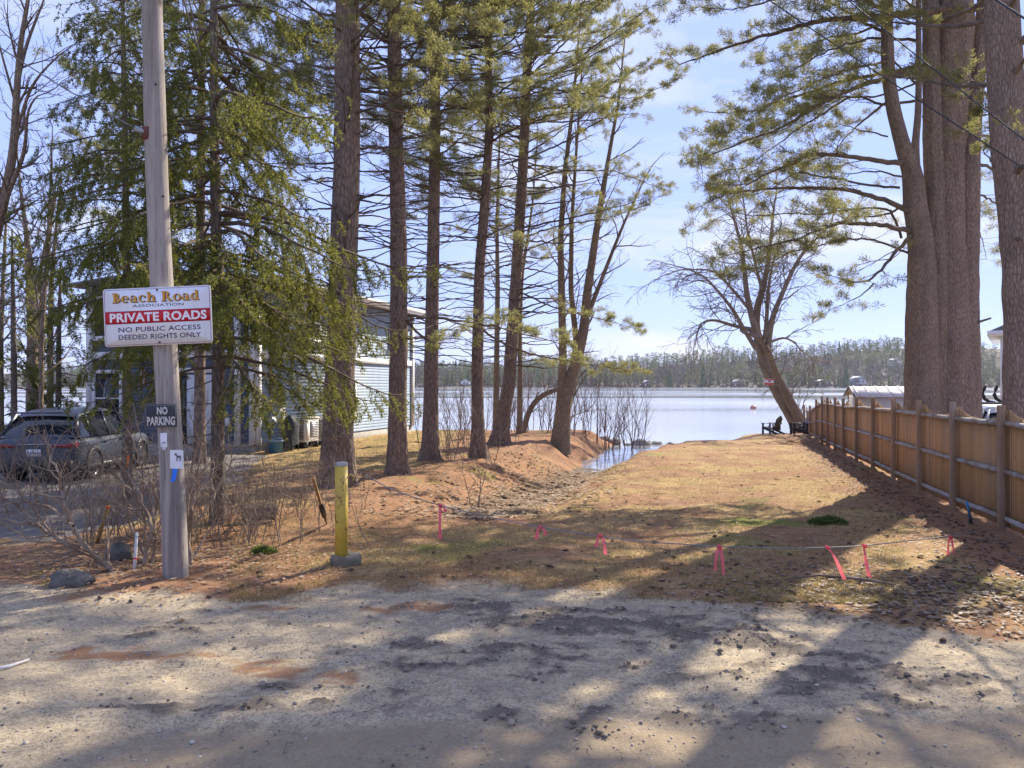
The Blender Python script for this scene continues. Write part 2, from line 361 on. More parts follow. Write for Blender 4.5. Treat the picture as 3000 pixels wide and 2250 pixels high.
nd = np.clip(0.52 + fbm(X_ * 0.6, Y_ * 0.6, 5, 61) * 1.6, 0, 1)
mound = sstep(0.8, -0.4, X_ - xd_) * sstep(-4.5, -2.6, X_) * sstep(9.5, 12, Y_)
fence_x = 6.75 + 0.269 * (Y_ - 10.3)
nd = np.maximum(nd, mound * 0.9); nd = np.maximum(nd, sstep(1.9, 0.5, np.abs(X_ - fence_x)) * 0.95)
nd = np.maximum(nd, sstep(-1.8, -2.6, X_) * sstep(-7, -5, X_) * sstep(13, 11, Y_) * 0.8)
nd = np.where(Y_ < sand_edge(X_) + 0.6, np.maximum(nd, 0.55), nd)
patch = np.maximum.reduce([blob(-2.9, 5.95, 0.75, 0.22, -0.1), blob(-1.6, 5.55, 0.62, 0.2, -0.35), blob(-0.9, 7.1, 0.5, 0.2), blob(-2.2, 7.2, 0.35, 0.1)])
patch = np.clip(patch * 0.95 + fbm(X_ * 4, Y_ * 7, 4, 15) * 1.5 * sstep(0, 0.5, patch), 0, 1)
lawn = sstep(-1.8, -3.2, X_) * sstep(-9, -7, X_) * sstep(18.0, 20.5, Y_) * sstep(-8.5 + 3.4, 0, (X_ - (-7.7 + 0.28 * (Y_ - 23.7))))
gr = np.maximum.reduce([lawn * 0.35, blob(3.9, 12.0, 1.3, 0.7) * 0.85, blob(2.2, 12.5, 1.5, 0.8) * 0.35, np.clip(fbm(X_ * 0.55, Y_ * 0.55, 4, 91) * 1.8 - 0.1, 0, 0.6), blob(-1.1, 9.9, 0.3, 0.2)])
nd = np.where(lawn > 0.3, nd * 0.35, nd)
dr = sstep(-4.9, -6.2, X_ + 0.12 * (Y_ - 11) + 0.7 * perlin(X_ * 0.6, Y_ * 0.6, 8)) * sstep(9.6, 11.2, Y_ + 0.5 * perlin(X_, Y_, 9)) * sstep(24.0, 22.5, Y_ + 0.27 * (X_ + 7.7))
so = soil_mask(X_, Y_)
bed = sstep(1.0, 0.3, np.abs(X_ - xd_)) * sstep(12, 14, Y_) * sstep(42, 38, Y_)
at = {'m': np.stack([np.maximum(se - patch * 0.8, 0), np.maximum(nd, patch), gr, dr], -1), 'n': np.stack([so, bed, sstep(-1.2, 0.2, Y_ - shore_y(X_)), sstep(4.95, 4.55, Y_ - 0.03 * X_ + 0.25 * fbm(X_ * 0.9, Y_ * 2, 3, 7)) * sstep(-3.2, -1.6, X_)], -1)}

s = NT('ground_soil')
R, G, B, A = s.attr('m'); D, E, Fs_, TR = s.attr('n')
v = s.co(); n1 = s.noise(1.2, v, 6, 0.65); n2 = s.noise(9, v, 5, 0.65); n3 = s.noise(45, v, 4, 0.7); n4 = s.noise(170, v, 3, 0.7)
vn = s.co(scale=(1, 2.2, 1), rot=(0, 0, 0.5)); st1 = s.noise(60, vn, 4, 0.7, 1.5); st2 = s.noise(110, s.co(scale=(2.5, 1, 1), rot=(0, 0, -0.4)), 4, 0.7, 1.5)
n7 = s.noise(2.1, s.co(scale=(1, 1.4, 1)), 5, 0.7, 0.8); grass = s.mix(s.rng(n2, 0.3, 0.7), (0.42, 0.28, 0.125), (0.27, 0.17, 0.075)); grass = s.mix(s.rng(n7, 0.50, 0.62, 0, 0.9), grass, (0.27, 0.14, 0.07)); grass = s.mix(s.rng(n7, 0.46, 0.34, 0, 0.7), grass, (0.22, 0.20, 0.07)); grass = s.mix(s.rng(st1, 0.45, 0.75), grass, (0.52, 0.385, 0.17)); grass = s.mix(s.rng(st2, 0.55, 0.8), grass, (0.10, 0.07, 0.04))
need = s.mix(s.rng(n2, 0.3, 0.7), (0.36, 0.20, 0.11), (0.22, 0.115, 0.06)); need = s.mix(s.rng(n1, 0.5, 0.7, 0, 0.5), need, (0.30, 0.22, 0.14)); need = s.mix(s.rng(st1, 0.5, 0.75), need, (0.42, 0.23, 0.12)); need = s.mix(s.rng(st2, 0.55, 0.8), need, (0.07, 0.035, 0.02))
green = s.mix(s.rng(n3, 0.3, 0.7), (0.13, 0.15, 0.025), (0.22, 0.22, 0.05)); green = s.mix(s.rng(st1, 0.5, 0.8), green, (0.34, 0.28, 0.11))
n5 = s.noise(3.2, s.co(scale=(1, 1.7, 1)), 6, 0.7, 0.6); sand = s.mix(s.rng(n2, 0.3, 0.72), (0.62, 0.495, 0.305), (0.52, 0.405, 0.24)); sand = s.mix(s.rng(n5, 0.42, 0.60, 0, 0.8), sand, (0.30, 0.245, 0.17)); n6 = s.noise(17, s.co(scale=(1, 1.6, 1)), 6, 0.75, 0.5); sand = s.mix(s.rng(n6, 0.52, 0.68, 0, 0.75), sand, (0.20, 0.165, 0.12)); sand = s.mix(s.rng(n3, 0.55, 0.74, 0, 0.75), sand, (0.17, 0.14, 0.11)); grain = s.n('TexVoronoi'); grain.inputs['Scale'].default_value = 75; s.t.links.new(s.co(), grain.inputs['Vector']); gsep = s.n('SeparateColor'); s.t.links.new(grain.outputs['Color'], gsep.inputs[0]); sand = s.mix(s.rng(gsep.outputs[0], 0.72, 0.8, 0, 0.55), sand, (0.16, 0.13, 0.10)); sand = s.mix(s.rng(gsep.outputs[1], 0.8, 0.86, 0, 0.45), sand, (0.60, 0.52, 0.40)); sand = s.mix(s.rng(n4, 0.56, 0.72, 0, 0.7), sand, (0.56, 0.50, 0.41)); sand = s.mix(s.rng(n1, 0.45, 0.75, 0, 0.45), sand, (0.36, 0.28, 0.19))
soil = s.mix(s.rng(n3, 0.3, 0.7), (0.12, 0.096, 0.068), (0.24, 0.195, 0.145)); soil = s.mix(s.rng(n4, 0.6, 0.75, 0, 0.8), soil, (0.33, 0.29, 0.24))
drive = s.mix(s.rng(n3, 0.3, 0.7), (0.23, 0.205, 0.18), (0.13, 0.115, 0.10)); drive = s.mix(s.rng(n4, 0.5, 0.7), drive, (0.32, 0.29, 0.26)); drive = s.mix(s.rng(n1, 0.5, 0.72, 0, 0.6), drive, (0.2, 0.12, 0.07))
def edge(mask, w=0.5, a=0.42, b=0.58): return s.rng(s.mth('ADD', mask, s.mth('MULTIPLY', s.mth('SUBTRACT', s.mth('ADD', s.mth('MULTIPLY', n2, 0.5), s.mth('MULTIPLY', n3, 0.5)), 0.5), w * 2)), a, b)
col = s.mix(edge(G, 0.8, 0.3, 0.75), grass, need); col = s.mix(edge(B, 0.6, 0.4, 0.8), col, green); col = s.mix(edge(A, 0.5), col, drive)
col = s.mix(edge(E, 0.4), col, s.mix(s.rng(n2, 0.4, 0.6), (0.20, 0.15, 0.10), (0.09, 0.07, 0.05)))
sd2 = s.mix(edge(D, 0.9, 0.25, 0.8), sand, soil)
sd2 = s.mix(s.rng(TR, 0.15, 0.85, 0, 0.8), sd2, s.mix(s.rng(n3, 0.3, 0.7), (0.36, 0.275, 0.18), (0.27, 0.205, 0.13))); col = s.mix(edge(R, 0.9, 0.3, 0.7), col, sd2)
col = s.mix(s.rng(Fs_, 0.2, 0.9), col, (0.10, 0.08, 0.06))
hh = s.mth('ADD', s.mth('ADD', s.mth('MULTIPLY', n3, 0.6), s.mth('MULTIPLY', n4, 0.35)), s.mth('MULTIPLY', st1, 0.5))
M['ground'] = s.done(s.bsdf(col, 0.95, 0.12, norm=s.bump(hh, 0.8, 0.018)))
ground = tag(mk('ground', V, Q, M['ground'], smooth=True, attrs=at), kind='structure')

# the lake: one level sheet, the stream is its backwater
s = NT('lake_water'); v = s.co(scale=(0.5, 1.4, 1)); w1 = s.noise(2.2, v, 4, 0.6, 0.4); w2 = s.noise(0.25, v, 3); wind = s.noise(0.012, s.co(scale=(0.25, 1, 1)), 3)
rough = s.rng(wind, 0.42, 0.6, 0.04, 0.22)
M['water'] = s.done(s.bsdf((0.34, 0.355, 0.36), rough, 0.5, norm=s.bump(s.mth('ADD', s.mth('MULTIPLY', w1, 0.35), w2), 0.05, 0.25), IOR=1.33))
lx = lines([(-1000, -60, 94), (-60, 60, 6), (60, 1000, 94)]); ly = lines([(23, 60, 3), (60, 760, 70)])
LX, LY = np.meshgrid(lx, ly); n_ = len(lx); i = np.arange(len(ly) - 1)[:, None] * n_; j = np.arange(n_ - 1)[None]
# stop the sheet at the near shore and in the stream bed so that it stays within its basin
Q = np.stack([i + j, i + j + 1, i + n_ + j + 1, i + n_ + j], -1).reshape(-1, 4)
tag(mk('lake', np.stack([LX, LY, LX * 0 + WATER], -1).reshape(-1, 3), Q, M['water']), kind='structure')

# far shore hills
def hill_h(x, y):
    ridge = np.interp(x, [-900, -300, -150, 0, 120, 230, 330, 430, 900], [14, 12, 11, 13, 17, 25, 31, 40, 40])
    return WATER - 0.6 + sstep(628, 645, y + 10 * perlin(x * 0.012, x * 0, 3)) * 2.2 + ridge * sstep(650, 850, y) + 3.0 * perlin(x * 0.012, y * 0.012, 6) * sstep(640, 760, y) - sstep(900, 1300, y) * 14
hx = np.linspace(-900, 900, 121); hy = np.concatenate([np.linspace(606, 900, 50), np.linspace(930, 1390, 12)])
HX, HY = np.meshgrid(hx, hy); n_ = len(hx); i = np.arange(len(hy) - 1)[:, None] * n_; j = np.arange(n_ - 1)[None]
Q = np.stack([i + j, i + j + 1, i + n_ + j + 1, i + n_ + j], -1).reshape(-1, 4)
M['hill'] = simple('hill_floor', (0.06, 0.048, 0.04), (0.12, 0.095, 0.07), 0.06, 0.95)
tag(mk('hills', np.stack([HX, HY, hill_h(HX, HY)], -1).reshape(-1, 3), Q, M['hill'], smooth=True), kind='structure')

# forest of the far shore
def far_tree(kind, p, h, rr):
    """returns (verts, tris, trunk?) of one far tree: ragged conifer tiers, pine clumps or a bare twiggy crown"""
    T = []
    if kind == 'spruce':
        n = 9
        for k in range(n):
            z0 = h * (0.06 + 0.86 * k / n); r0 = h * 0.17 * (1 - k / n) ** 0.85 + 0.25; m = 9
            for q in range(m):
                a = rr.random() * 6.283; r1 = r0 * rr.uniform(0.6, 1.15); b = 0.42
                T.append(((0, 0, z0 + h * 0.16), (r1 * math.cos(a - b), r1 * math.sin(a - b), z0 - r1 * 0.2), (r1 * math.cos(a + b), r1 * math.sin(a + b), z0 - r1 * 0.35)))
    elif kind == 'pine':
        for k in range(90):
            z0 = h * (0.2 + 0.75 * rr.random() ** 0.8); r1 = h * 0.21 * min(1, (1.08 - z0 / h) * 2.1) * rr.uniform(0.35, 1.1); a = rr.random() * 6.283; w = rr.uniform(0.8, 1.7)
            c = Vector((r1 * math.cos(a), r1 * math.sin(a), z0))
            T.append(tuple((c.x + rr.uniform(-w, w), c.y + rr.uniform(-w, w), c.z + rr.uniform(-w, w) * 0.45) for _ in range(3)))
        for q in range(2): a = q * 1.57; T.append(((-0.25 * math.cos(a), -0.25 * math.sin(a), 0), (0.25 * math.cos(a), 0.25 * math.sin(a), 0), (0, 0, h * 0.9)))
    else:
        for k in range(74):
            a = rr.random() * 6.283; u = rr.random() ** 0.5; z0 = h * rr.uniform(0.12, 1.0); r1 = h * 0.30 * u * math.sqrt(max(0.05, 1 - ((z0 / h - 0.55) / 0.5) ** 2)); w = rr.uniform(0.55, 1.2)
            c = (r1 * math.cos(a), r1 * math.sin(a), z0)
            T.append(tuple((c[0] + rr.uniform(-w, w) * 0.8, c[1] + rr.uniform(-w, w), c[2] + rr.uniform(-w, w) * 1.1) for _ in range(3)))
        for q in range(2): a = q * 1.57; T.append(((-0.3 * math.cos(a), -0.3 * math.sin(a), 0), (0.3 * math.cos(a), 0.3 * math.sin(a), 0), (0, 0, h * 0.8)))
    A = np.array(T, float) + np.array(p); return A.reshape(-1, 3)
M['far_green'] = m_leaf('far_green', [(0.03, 0.06, 0.028), (0.055, 0.09, 0.036), (0.09, 0.12, 0.045)], 0.15, rough=1, spec=0)
M['far_pine'] = m_leaf('far_pine', [(0.06, 0.095, 0.034), (0.11, 0.145, 0.048), (0.19, 0.205, 0.07)], 0.2, rough=1, spec=0)
M['far_bare'] = m_leaf('far_bare', [(0.062, 0.05, 0.05), (0.09, 0.074, 0.073), (0.125, 0.102, 0.095)], 0.1, rough=1, spec=0)
rr = random.Random(5); pool = {'spruce': [], 'pine': [], 'bare': []}
for row in range(18):
    Yr = 642 + row * 12
    for k in range(165):
        x = -430 + 900 * (k + rr.random()) / 165; y = Yr + rr.uniform(-7, 7)
        if abs(x / y) > 0.72: continue
        ev = float(perlin(x * 0.018, y * 0.018, 12)); u = rr.random()
        pe = 0.52 + ev * 0.8 + (0.18 if row < 3 else 0) + (0.25 if row > 11 else 0) - (0.3 if (90 < x < 330 and 3 < row < 12) else 0)
        kind = ('spruce' if rr.random() < (0.4 if row < 4 else 0.16) else 'pine') if u < pe else 'bare'
        h = {'spruce': rr.uniform(8, 17), 'pine': rr.uniform(10, 19), 'bare': rr.uniform(9, 15)}[kind] * (0.75 if row < 2 else 1)
        pool[kind].append(far_tree(kind, (x, y, float(hill_h(x, y)) - 0.6), h, rr))
for kind, nm, mt in (('spruce', 'far_spruce_woods', 'far_green'), ('pine', 'far_pine_woods', 'far_pine'), ('bare', 'far_bare_woods', 'far_bare')):
    VV = np.vstack(pool[kind]); tag(mk(nm, VV, np.arange(len(VV)).reshape(-1, 3), M[mt]), kind='stuff')
# shore brush
VV = []
for k in range(900):
    x = rr.uniform(-420, 420); y = 634 + 10 * rr.random(); w = rr.uniform(0.8, 2.2); h = rr.uniform(0.6, 2.6); z = float(hill_h(x, y)) - 0.2
    VV += [(x - w, y, z), (x + w, y + 0.5, z), (x + rr.uniform(-w, w), y, z + h)]
tag(mk('shore_brush', VV, np.arange(len(VV)).reshape(-1, 3), M['far_bare']), kind='stuff')
# single trees one can pick out on the far shore: (photo x, kind, height, depth, label)
FT = [(1963, 'spruce', 17, 636, 'dark conical spruce at the far waterline below the tallest pines'), (2478, 'spruce', 21, 640, 'tall narrow dark spruce on the far shore beside the blue-grey cottage'),
      (1915, 'pine', 21, 644, 'broad green pine on the far shore by the water, in line with the stream mouth'), (2385, 'pine', 19, 646, 'yellowish-green spreading pine on the far shore beyond the leaning tree'),
      (2330, 'pine', 17, 648, 'pale green pine on the far shore just beside the leaning tree trunk'), (2060, 'spruce', 20, 642, 'pointed dark evergreen on the far shore between stream mouth and leaning tree'),
      (1790, 'pine', 18, 646, 'bushy green pine on the far shore behind the bare shore shrubs'), (2880, 'pine', 36, 700, 'tall pine on the far hill seen between the two big trunks, topping the ridge'),
      (2915, 'pine', 35, 690, 'ragged hilltop pine close to the white house eave'), (2130, 'pine', 24, 800, 'tall dark pine on the far ridge left of the leaning tree')]
for x, kd, h, Y, lb in FT:
    X = (x - 1500) / FPX * Y; z = float(hill_h(X, Y)) - 0.2
    t = thing('far_' + kd, lb, 'tree', (X, Y, z), 'trees on the far shore')
    VV = far_tree(kd, (X, Y, z), h, rr); VV = np.vstack([VV, far_tree(kd, (X, Y, z), h, rr)])
    mk('crown', VV, np.arange(len(VV)).reshape(-1, 3), M['far_green' if kd == 'spruce' else 'far_pine'], t)
    MB().tube([(X, Y, z), (X, Y, z + h * 0.9)], [h * 0.012, h * 0.004], 6).build('trunk', M['bark_hard'], t, True)

# ------------------------------------------------------------------ stockade fence along the access strip
def m_wood(name, c1, c2, c3, ax=2, rough=0.85, wear=0.0, wcol=(0.30, 0.29, 0.28)):
    s = NT(name); sc = [14, 14, 14]; sc[ax] = 0.9; v = s.co(scale=tuple(sc)); g = s.noise(1.3, v, 6, 0.65, 0.6); r = s.objrnd()
    col = s.mix(s.rng(g, 0.3, 0.7), c1, c2); col = s.mix(s.rng(s.noise(3.5, v, 5, 0.7), 0.58, 0.75, 0, 0.8), col, c3)
    col = s.mix(s.mth('MULTIPLY', r, 0.6), col, tuple(c * 0.5 for c in c1)); col = s.mix(s.rng(s.noise(0.9, s.co(), 5, 0.65), 0.48, 0.75, 0, 0.55), col, (0.30, 0.26, 0.22)); col = s.mix(s.rng(s.noise(30, s.co(scale=(1, 1, 0.25)), 2), 0.68, 0.74, 0, 0.7), col, tuple(c * 0.3 for c in c1))
    if wear: col = s.mix(s.rng(s.noise(2.6, s.co(), 5, 0.7), 0.62 - wear * 0.3, 0.75 - wear * 0.3, 0, 0.85), col, wcol)
    return s.done(s.bsdf(col, rough, 0.2, norm=s.bump(g, 0.5, 0.004)))
M['picket'] = m_wood('picket_wood', (0.62, 0.37, 0.175), (0.50, 0.29, 0.135), (0.29, 0.16, 0.075))
M['post'] = m_wood('post_wood', (0.40, 0.265, 0.16), (0.30, 0.20, 0.125), (0.16, 0.105, 0.07), wear=0.12)
M['rail'] = m_wood('rail_wood', (0.33, 0.26, 0.20), (0.26, 0.20, 0.15), (0.15, 0.11, 0.08), ax=1, wear=0.6, wcol=(0.36, 0.35, 0.34))
FA = np.array([6.75, 10.3]); FD = np.array([0.26, 0.966])
FS = [-4.1, -1.6, 0.845, 3.30, 5.70, 8.17, 10.75, 13.4, 15.95, 18.0, 20.1, 21.8, 23.8, 26.3, 29.0]
fence = thing('stockade_fence', 'long brown stockade fence with scalloped pickets running down to the lake', 'fence', (*FA, 0), rz=-math.atan2(FD[0], FD[1]), local=True)
# local frame: +y runs along the fence towards the lake, -x faces the strip
def fz(s_): p = FA + FD * s_; return float(H(p[0], p[1], False))
def ftop(s_): return float(np.interp(s_, [-4, 0.845, 3.3, 8.17, 13.4, 15.95, 21.8, 23.8, 26.3, 29], [1.78, 1.76, 1.73, 1.70, 1.64, 1.57, 1.55, 1.40, 1.05, 1.02]))
rf = random.Random(3); NP = 28
pk0 = None; npick = 0
tmpl = {}
for k in range(len(FS) - 1):
    s0, s1 = FS[k], FS[k + 1]; L = s1 - s0; wd = L / NP
    zt0, zt1 = ftop(s0) - 0.05, ftop(s1) - 0.05; g0, g1 = fz(s0), fz(s1)
    drop = -0.03 if k < 9 else rf.choice([0.0, 0.12, 0.04])
    if k == 12: drop = 0.1
    far = MB()
    for q in range(NP):
        f = (q + 0.5) / NP; sag = 0.19 * (1 - (2 * f - 1) ** 2) ** 0.75
        top = zt0 + (zt1 - zt0) * f - sag + rf.uniform(-0.006, 0.006); bot = g0 + (g1 - g0) * f + 0.05 + max(0, drop) + rf.uniform(-0.01, 0.01)
        w = wd - 0.006; h = top - bot; sy = s0 + wd * (q + 0.5); xo = 0.065 + rf.uniform(-0.003, 0.003)
        m = MB(); m.prism([(-w / 2, 0), (w / 2, 0), (w / 2, h - 0.03), (w * 0.25, h), (-w * 0.25, h), (-w / 2, h - 0.03)], -0.009, 0.009)
        m.xform(Matrix.Translation((xo, sy, bot)) @ Matrix.Rotation(math.radians(90), 4, 'Z'))
        if npick < 300 and k >= 1: m.build('picket', M['picket'], fence); npick += 1
        else:
            for vv, qq, tt in zip(m.v, m.q, m.t): far.add(vv, qq, tt)
    if far.v: tag(far.build('picket_row', M['picket'], fence), kind='stuff')
    for h_ in (0.90, 0.50, 0.11):
        za, zb = g0 + (zt0 - 0.17 - g0) * (h_ / 0.93), g1 + (zt1 - 0.17 - g1) * (h_ / 0.93)
        pts = [(0.005 + rf.uniform(-.004, .004), s0 + L * f, za + (zb - za) * f - 0.012 * math.sin(f * math.pi) * rf.random()) for f in np.linspace(0, 1, 6)]
        MB().tube(pts, [0.036, 0.042, 0.043, 0.043, 0.041, 0.036], 8).build('rail', M['rail'], fence, True)
for k, s_ in enumerate(FS):
    g = fz(s_) - 0.25; t_ = ftop(s_) + rf.uniform(-0.01, 0.02); r_ = 0.062; lean = 0.07 if k in (8,) else rf.uniform(-0.012, 0.012)
    m = MB(); m.box((-0.035, s_ + lean * 0.5, (g + t_) / 2), (0.095, 0.095, t_ - g), Matrix.Rotation(-lean, 3, 'X'))
    o = m.build('post', M['post'], fence)
    b = o.modifiers.new('bevel', 'BEVEL'); b.width = 0.012; b.segments = 2

# ------------------------------------------------------------------ blue house by the drive
M['navy'] = simple('navy_siding', (0.075, 0.098, 0.13), (0.095, 0.12, 0.155), 3, 0.55, 0.35)
M['pale_blue'] = simple('pale_blue_siding', (0.24, 0.30, 0.375), (0.28, 0.345, 0.42), 3, 0.5, 0.35)
M['white_trim'] = simple('white_trim', (0.78, 0.78, 0.77), (0.68, 0.69, 0.69), 2, 0.5)
M['white_siding'] = simple('white_siding', (0.75, 0.74, 0.71), (0.68, 0.67, 0.64), 2, 0.5)
M['concrete'] = simple('concrete', (0.38, 0.36, 0.32), (0.25, 0.235, 0.2), 7, 0.9, bump=0.5, bscale=60)
M['shingle'] = simple('roof_shingle', (0.12, 0.12, 0.125), (0.2, 0.2, 0.205), 12, 0.9, bump=0.6, bscale=30)
M['soffit'] = simple('soffit_brown', (0.24, 0.16, 0.10), (0.30, 0.2, 0.13), 4, 0.7)
s = NT('window_glass'); M['glass'] = s.done(s.bsdf((0.02, 0.025, 0.03), 0.05, 0.6))
M['dark'] = simple('dark_plastic', (0.02, 0.02, 0.022), (0.035, 0.035, 0.035), 6, 0.5)
M['door_white'] = simple('door_white', (0.74, 0.74, 0.73), (0.66, 0.67, 0.68), 2, 0.4)
M['metal'] = simple('grey_metal', (0.32, 0.33, 0.34), (0.22, 0.225, 0.23), 9, 0.45, 0.5, 0.7)

def clap_wall(house, name, p0, ax, length, z0, z1, out, mat, exp=0.115):
    """wall slab plus one clapboard per course; ax 'x' or 'y', out = outward sign along the other axis"""
    m = MB(); c = length / 2
    if ax == 'y': m.box((p0[0] - out * 0.06, p0[1] + c, (z0 + z1) / 2), (0.1, length, z1 - z0))
    else: m.box((p0[0] + c, p0[1] - out * 0.06, (z0 + z1) / 2), (length, 0.1, z1 - z0))
    w = m.build(name, mat, house)
    n = int((z1 - z0) / exp); pr = [(0.0, 0), (0.016, 0), (0.015, 0.008), (0.004, exp + 0.010), (0, exp + 0.010)]
    mb = MB(); mb.prism(pr, 0, length)
    if ax == 'y': mb.xform(Matrix.Diagonal((out, 1, 1, 1)))
    else: mb.xform(Matrix(((0, 1, 0, 0), (out, 0, 0, 0), (0, 0, 1, 0), (0, 0, 0, 1))))
    b0 = mb.build('clapboard', mat, w); b0.location = (p0[0] - out * 0.012, p0[1] if ax == 'y' else p0[1] - out * 0.012, z0) if ax == 'y' else (p0[0], p0[1] - out * 0.012, z0)
    for k in range(1, n): share(b0, 'clapboard', w, (b0.location[0], b0.location[1], z0 + k * exp))
    return w
def window(house, c, w, h, ax, out, mull=True):
    """frame, sill and panes on a wall; ax is the wall's run direction"""
    def bx(m, u, z, du, dz, d, t): m.box((c[0] + u, c[1] + out * d, c[2] + z) if ax == 'x' else (c[0] + out * d, c[1] + u, c[2] + z), (du, t, dz) if ax == 'x' else (t, du, dz))
    m = MB(); f = 0.11
    bx(m, 0, h / 2 + f / 2, w + 2 * f, f, 0.03, 0.07); bx(m, -w / 2 - f / 2, 0, f, h, 0.03, 0.066); bx(m, w / 2 + f / 2, 0, f, h, 0.03, 0.066); bx(m, 0, -h / 2 - f / 2, w + 2 * f, f, 0.03, 0.07)
    wd = m.build('window', M['white_trim'], house)
    m = MB(); bx(m, 0, -h / 2 - f - 0.02, w + 0.3, 0.04, 0.06, 0.12); m.build('sill', M['white_trim'], wd)
    m = MB(); bx(m, 0, 0, w, h, 0.02, 0.012); m.build('pane', M['glass'], wd)
    if mull:
        m = MB(); bx(m, 0, 0, w, 0.05, 0.035, 0.035); m.build('sash_bar', M['white_trim'], wd)
HB = (-7.73, 23.7, -0.06); HR = math.atan2(-0.277, 0.961)
house = thing('lake_house', 'two-storey blue clapboard house with white trim behind the spruce', 'house', HB, rz=HR, local=True)
HL, HWD, HE = 11.9, 6.25, 5.25
m = MB(); m.box((-HWD / 2, HL / 2, 0.05), (HWD - 0.04, HL - 0.04, 0.5)); m.build('foundation', M['concrete'], house)
clap_wall(house, 'side_wall', (0, 0), 'y', HL, 0.3, HE, 1, M['pale_blue'])
clap_wall(house, 'front_wall', (-HWD, 0), 'x', HWD, 0.3, HE, -1, M['navy'])
m = MB(); m.box((-HWD + 0.05, HL / 2, 2.75), (0.1, HL - 0.1, 4.9)); m.box((-HWD / 2, HL - 0.05, 2.75), (HWD - 0.22, 0.1, 4.9)); m.build('rear_wall', M['pale_blue'], house)
m = MB(); m.prism([(-HWD + 0.02, HE), (-0.02, HE), (-HWD / 2, HE + 0.26)], 0.0, 0.1); m.build('gable', M['navy'], house)
for c_, s_ in (((-0.10, -0.035, 2.75), (0.2, 0.07, 5.0)), ((-0.62, -0.035, 2.75), (0.2, 0.07, 5.0)), ((0.035, 0.09, 2.75), (0.07, 0.2, 5.0)), ((-HWD + 0.1, -0.035, 2.75), (0.22, 0.07, 5.0)), ((0.035, HL - 0.1, 2.75), (0.07, 0.2, 5.0))): MB().box(c_, s_).build('corner_board', M['white_trim'], house)
for c_, s_ in (((-HWD / 2, -0.03, 3.02), (HWD - 0.24, 0.055, 0.24)), ((0.03, HL / 2, 3.02), (0.055, HL - 0.42, 0.22))): MB().box(c_, s_).build('band_board', M['white_trim'], house)
m = MB()
for sx in (-1, 1):
    a = math.atan2(0.36, HWD / 2 + 0.45) * sx
    m.box((-HWD / 2 + sx * (HWD / 4 + 0.22), HL / 2, HE + 0.20), ((HWD / 2 + 0.45) / math.cos(a), HL + 0.9, 0.10), Matrix.Rotation(a, 3, 'Y'))
roof = m.build('roof', M['shingle'], house)
m = MB(); m.box((0.47, HL / 2, HE + 0.0), (0.05, HL + 0.9, 0.24)); m.box((0.54, HL / 2, HE + 0.06), (0.10, HL + 0.92, 0.11)); m.build('gutter', M['white_trim'], roof)
m = MB(); m.box((0.21, HL / 2, HE - 0.08), (0.46, HL + 0.86, 0.03)); m.build('soffit', M['soffit'], roof)
window(house, (-5.45, 0, 1.65), 0.95, 1.6, 'x', -1); window(house, (-5.5, 0, 4.25), 0.9, 1.2, 'x', -1); window(house, (-2.3, 0, 4.25), 0.9, 1.2, 'x', -1)
window(house, (0, 5.8, 1.55), 0.95, 1.05, 'y', 1); window(house, (0, 9.9, 4.15), 0.8, 0.8, 'y', 1); window(house, (0, 3.2, 4.2), 0.9, 1.1, 'y', 1)
m = MB(); m.box((-2.15, -0.03, 2.53), (1.62, 0.08, 0.16)); m.box((-2.88, -0.03, 1.35), (0.14, 0.078, 2.2)); m.box((-1.42, -0.03, 1.35), (0.14, 0.078, 2.2)); dr_ = m.build('door_frame', M['white_trim'], house)
m = MB(); m.box((-1.96, -0.02, 1.33), (0.94, 0.05, 2.14)); dd = m.build('door', M['door_white'], house)
m = MB()
for zc, hh_ in ((1.85, 0.85), (0.75, 0.7)): m.box((-1.96, -0.05, zc), (0.62, 0.012, hh_))
m.build('door_panel', M['door_white'], dd); m = MB(); m.cyl((-2.35, -0.10, 1.3), 0.03, 0.06, 10, axis='y'); m.build('handle', M['metal'], dd)
m = MB(); m.box((-2.62, -0.01, 1.33), (0.36, 0.02, 2.14)); m.build('side_light', M['glass'], house)
m = MB(); m.box((-2.15, -0.55, 0.08), (1.9, 1.0, 0.2)); m.box((-2.15, -1.2, -0.0), (1.9, 0.32, 0.12)); m.build('door_step', M['concrete'], house)
m = MB(); m.box((-0.95, -0.06, 0.95), (0.13, 0.09, 0.26)); m.box((-0.95, -0.12, 0.93), (0.07, 0.03, 0.1)); m.build('mail_box', M['white_trim'], house)
m = MB(); m.box((0.10, 1.15, 1.15), (0.14, 0.34, 0.42)); m.build('meter_box', M['white_trim'], house)
m = MB(); m.box((0.12, 0.62, 0.95), (0.18, 0.26, 0.3)); m.cyl((0.2, 0.62, 0.95), 0.09, 0.07, 14, axis='x'); m.build('meter', M['metal'], house)
m = MB(); m.tube([(0.09, 0.62, 0.2), (0.09, 0.62, 4.6), (0.2, 0.62, 4.75)], 0.03, 8); m.build('conduit', M['metal'], house)
def hw(x, y, z): return Matrix.Translation(HB) @ Matrix.Rotation(HR, 4, 'Z') @ Vector((x, y, z))
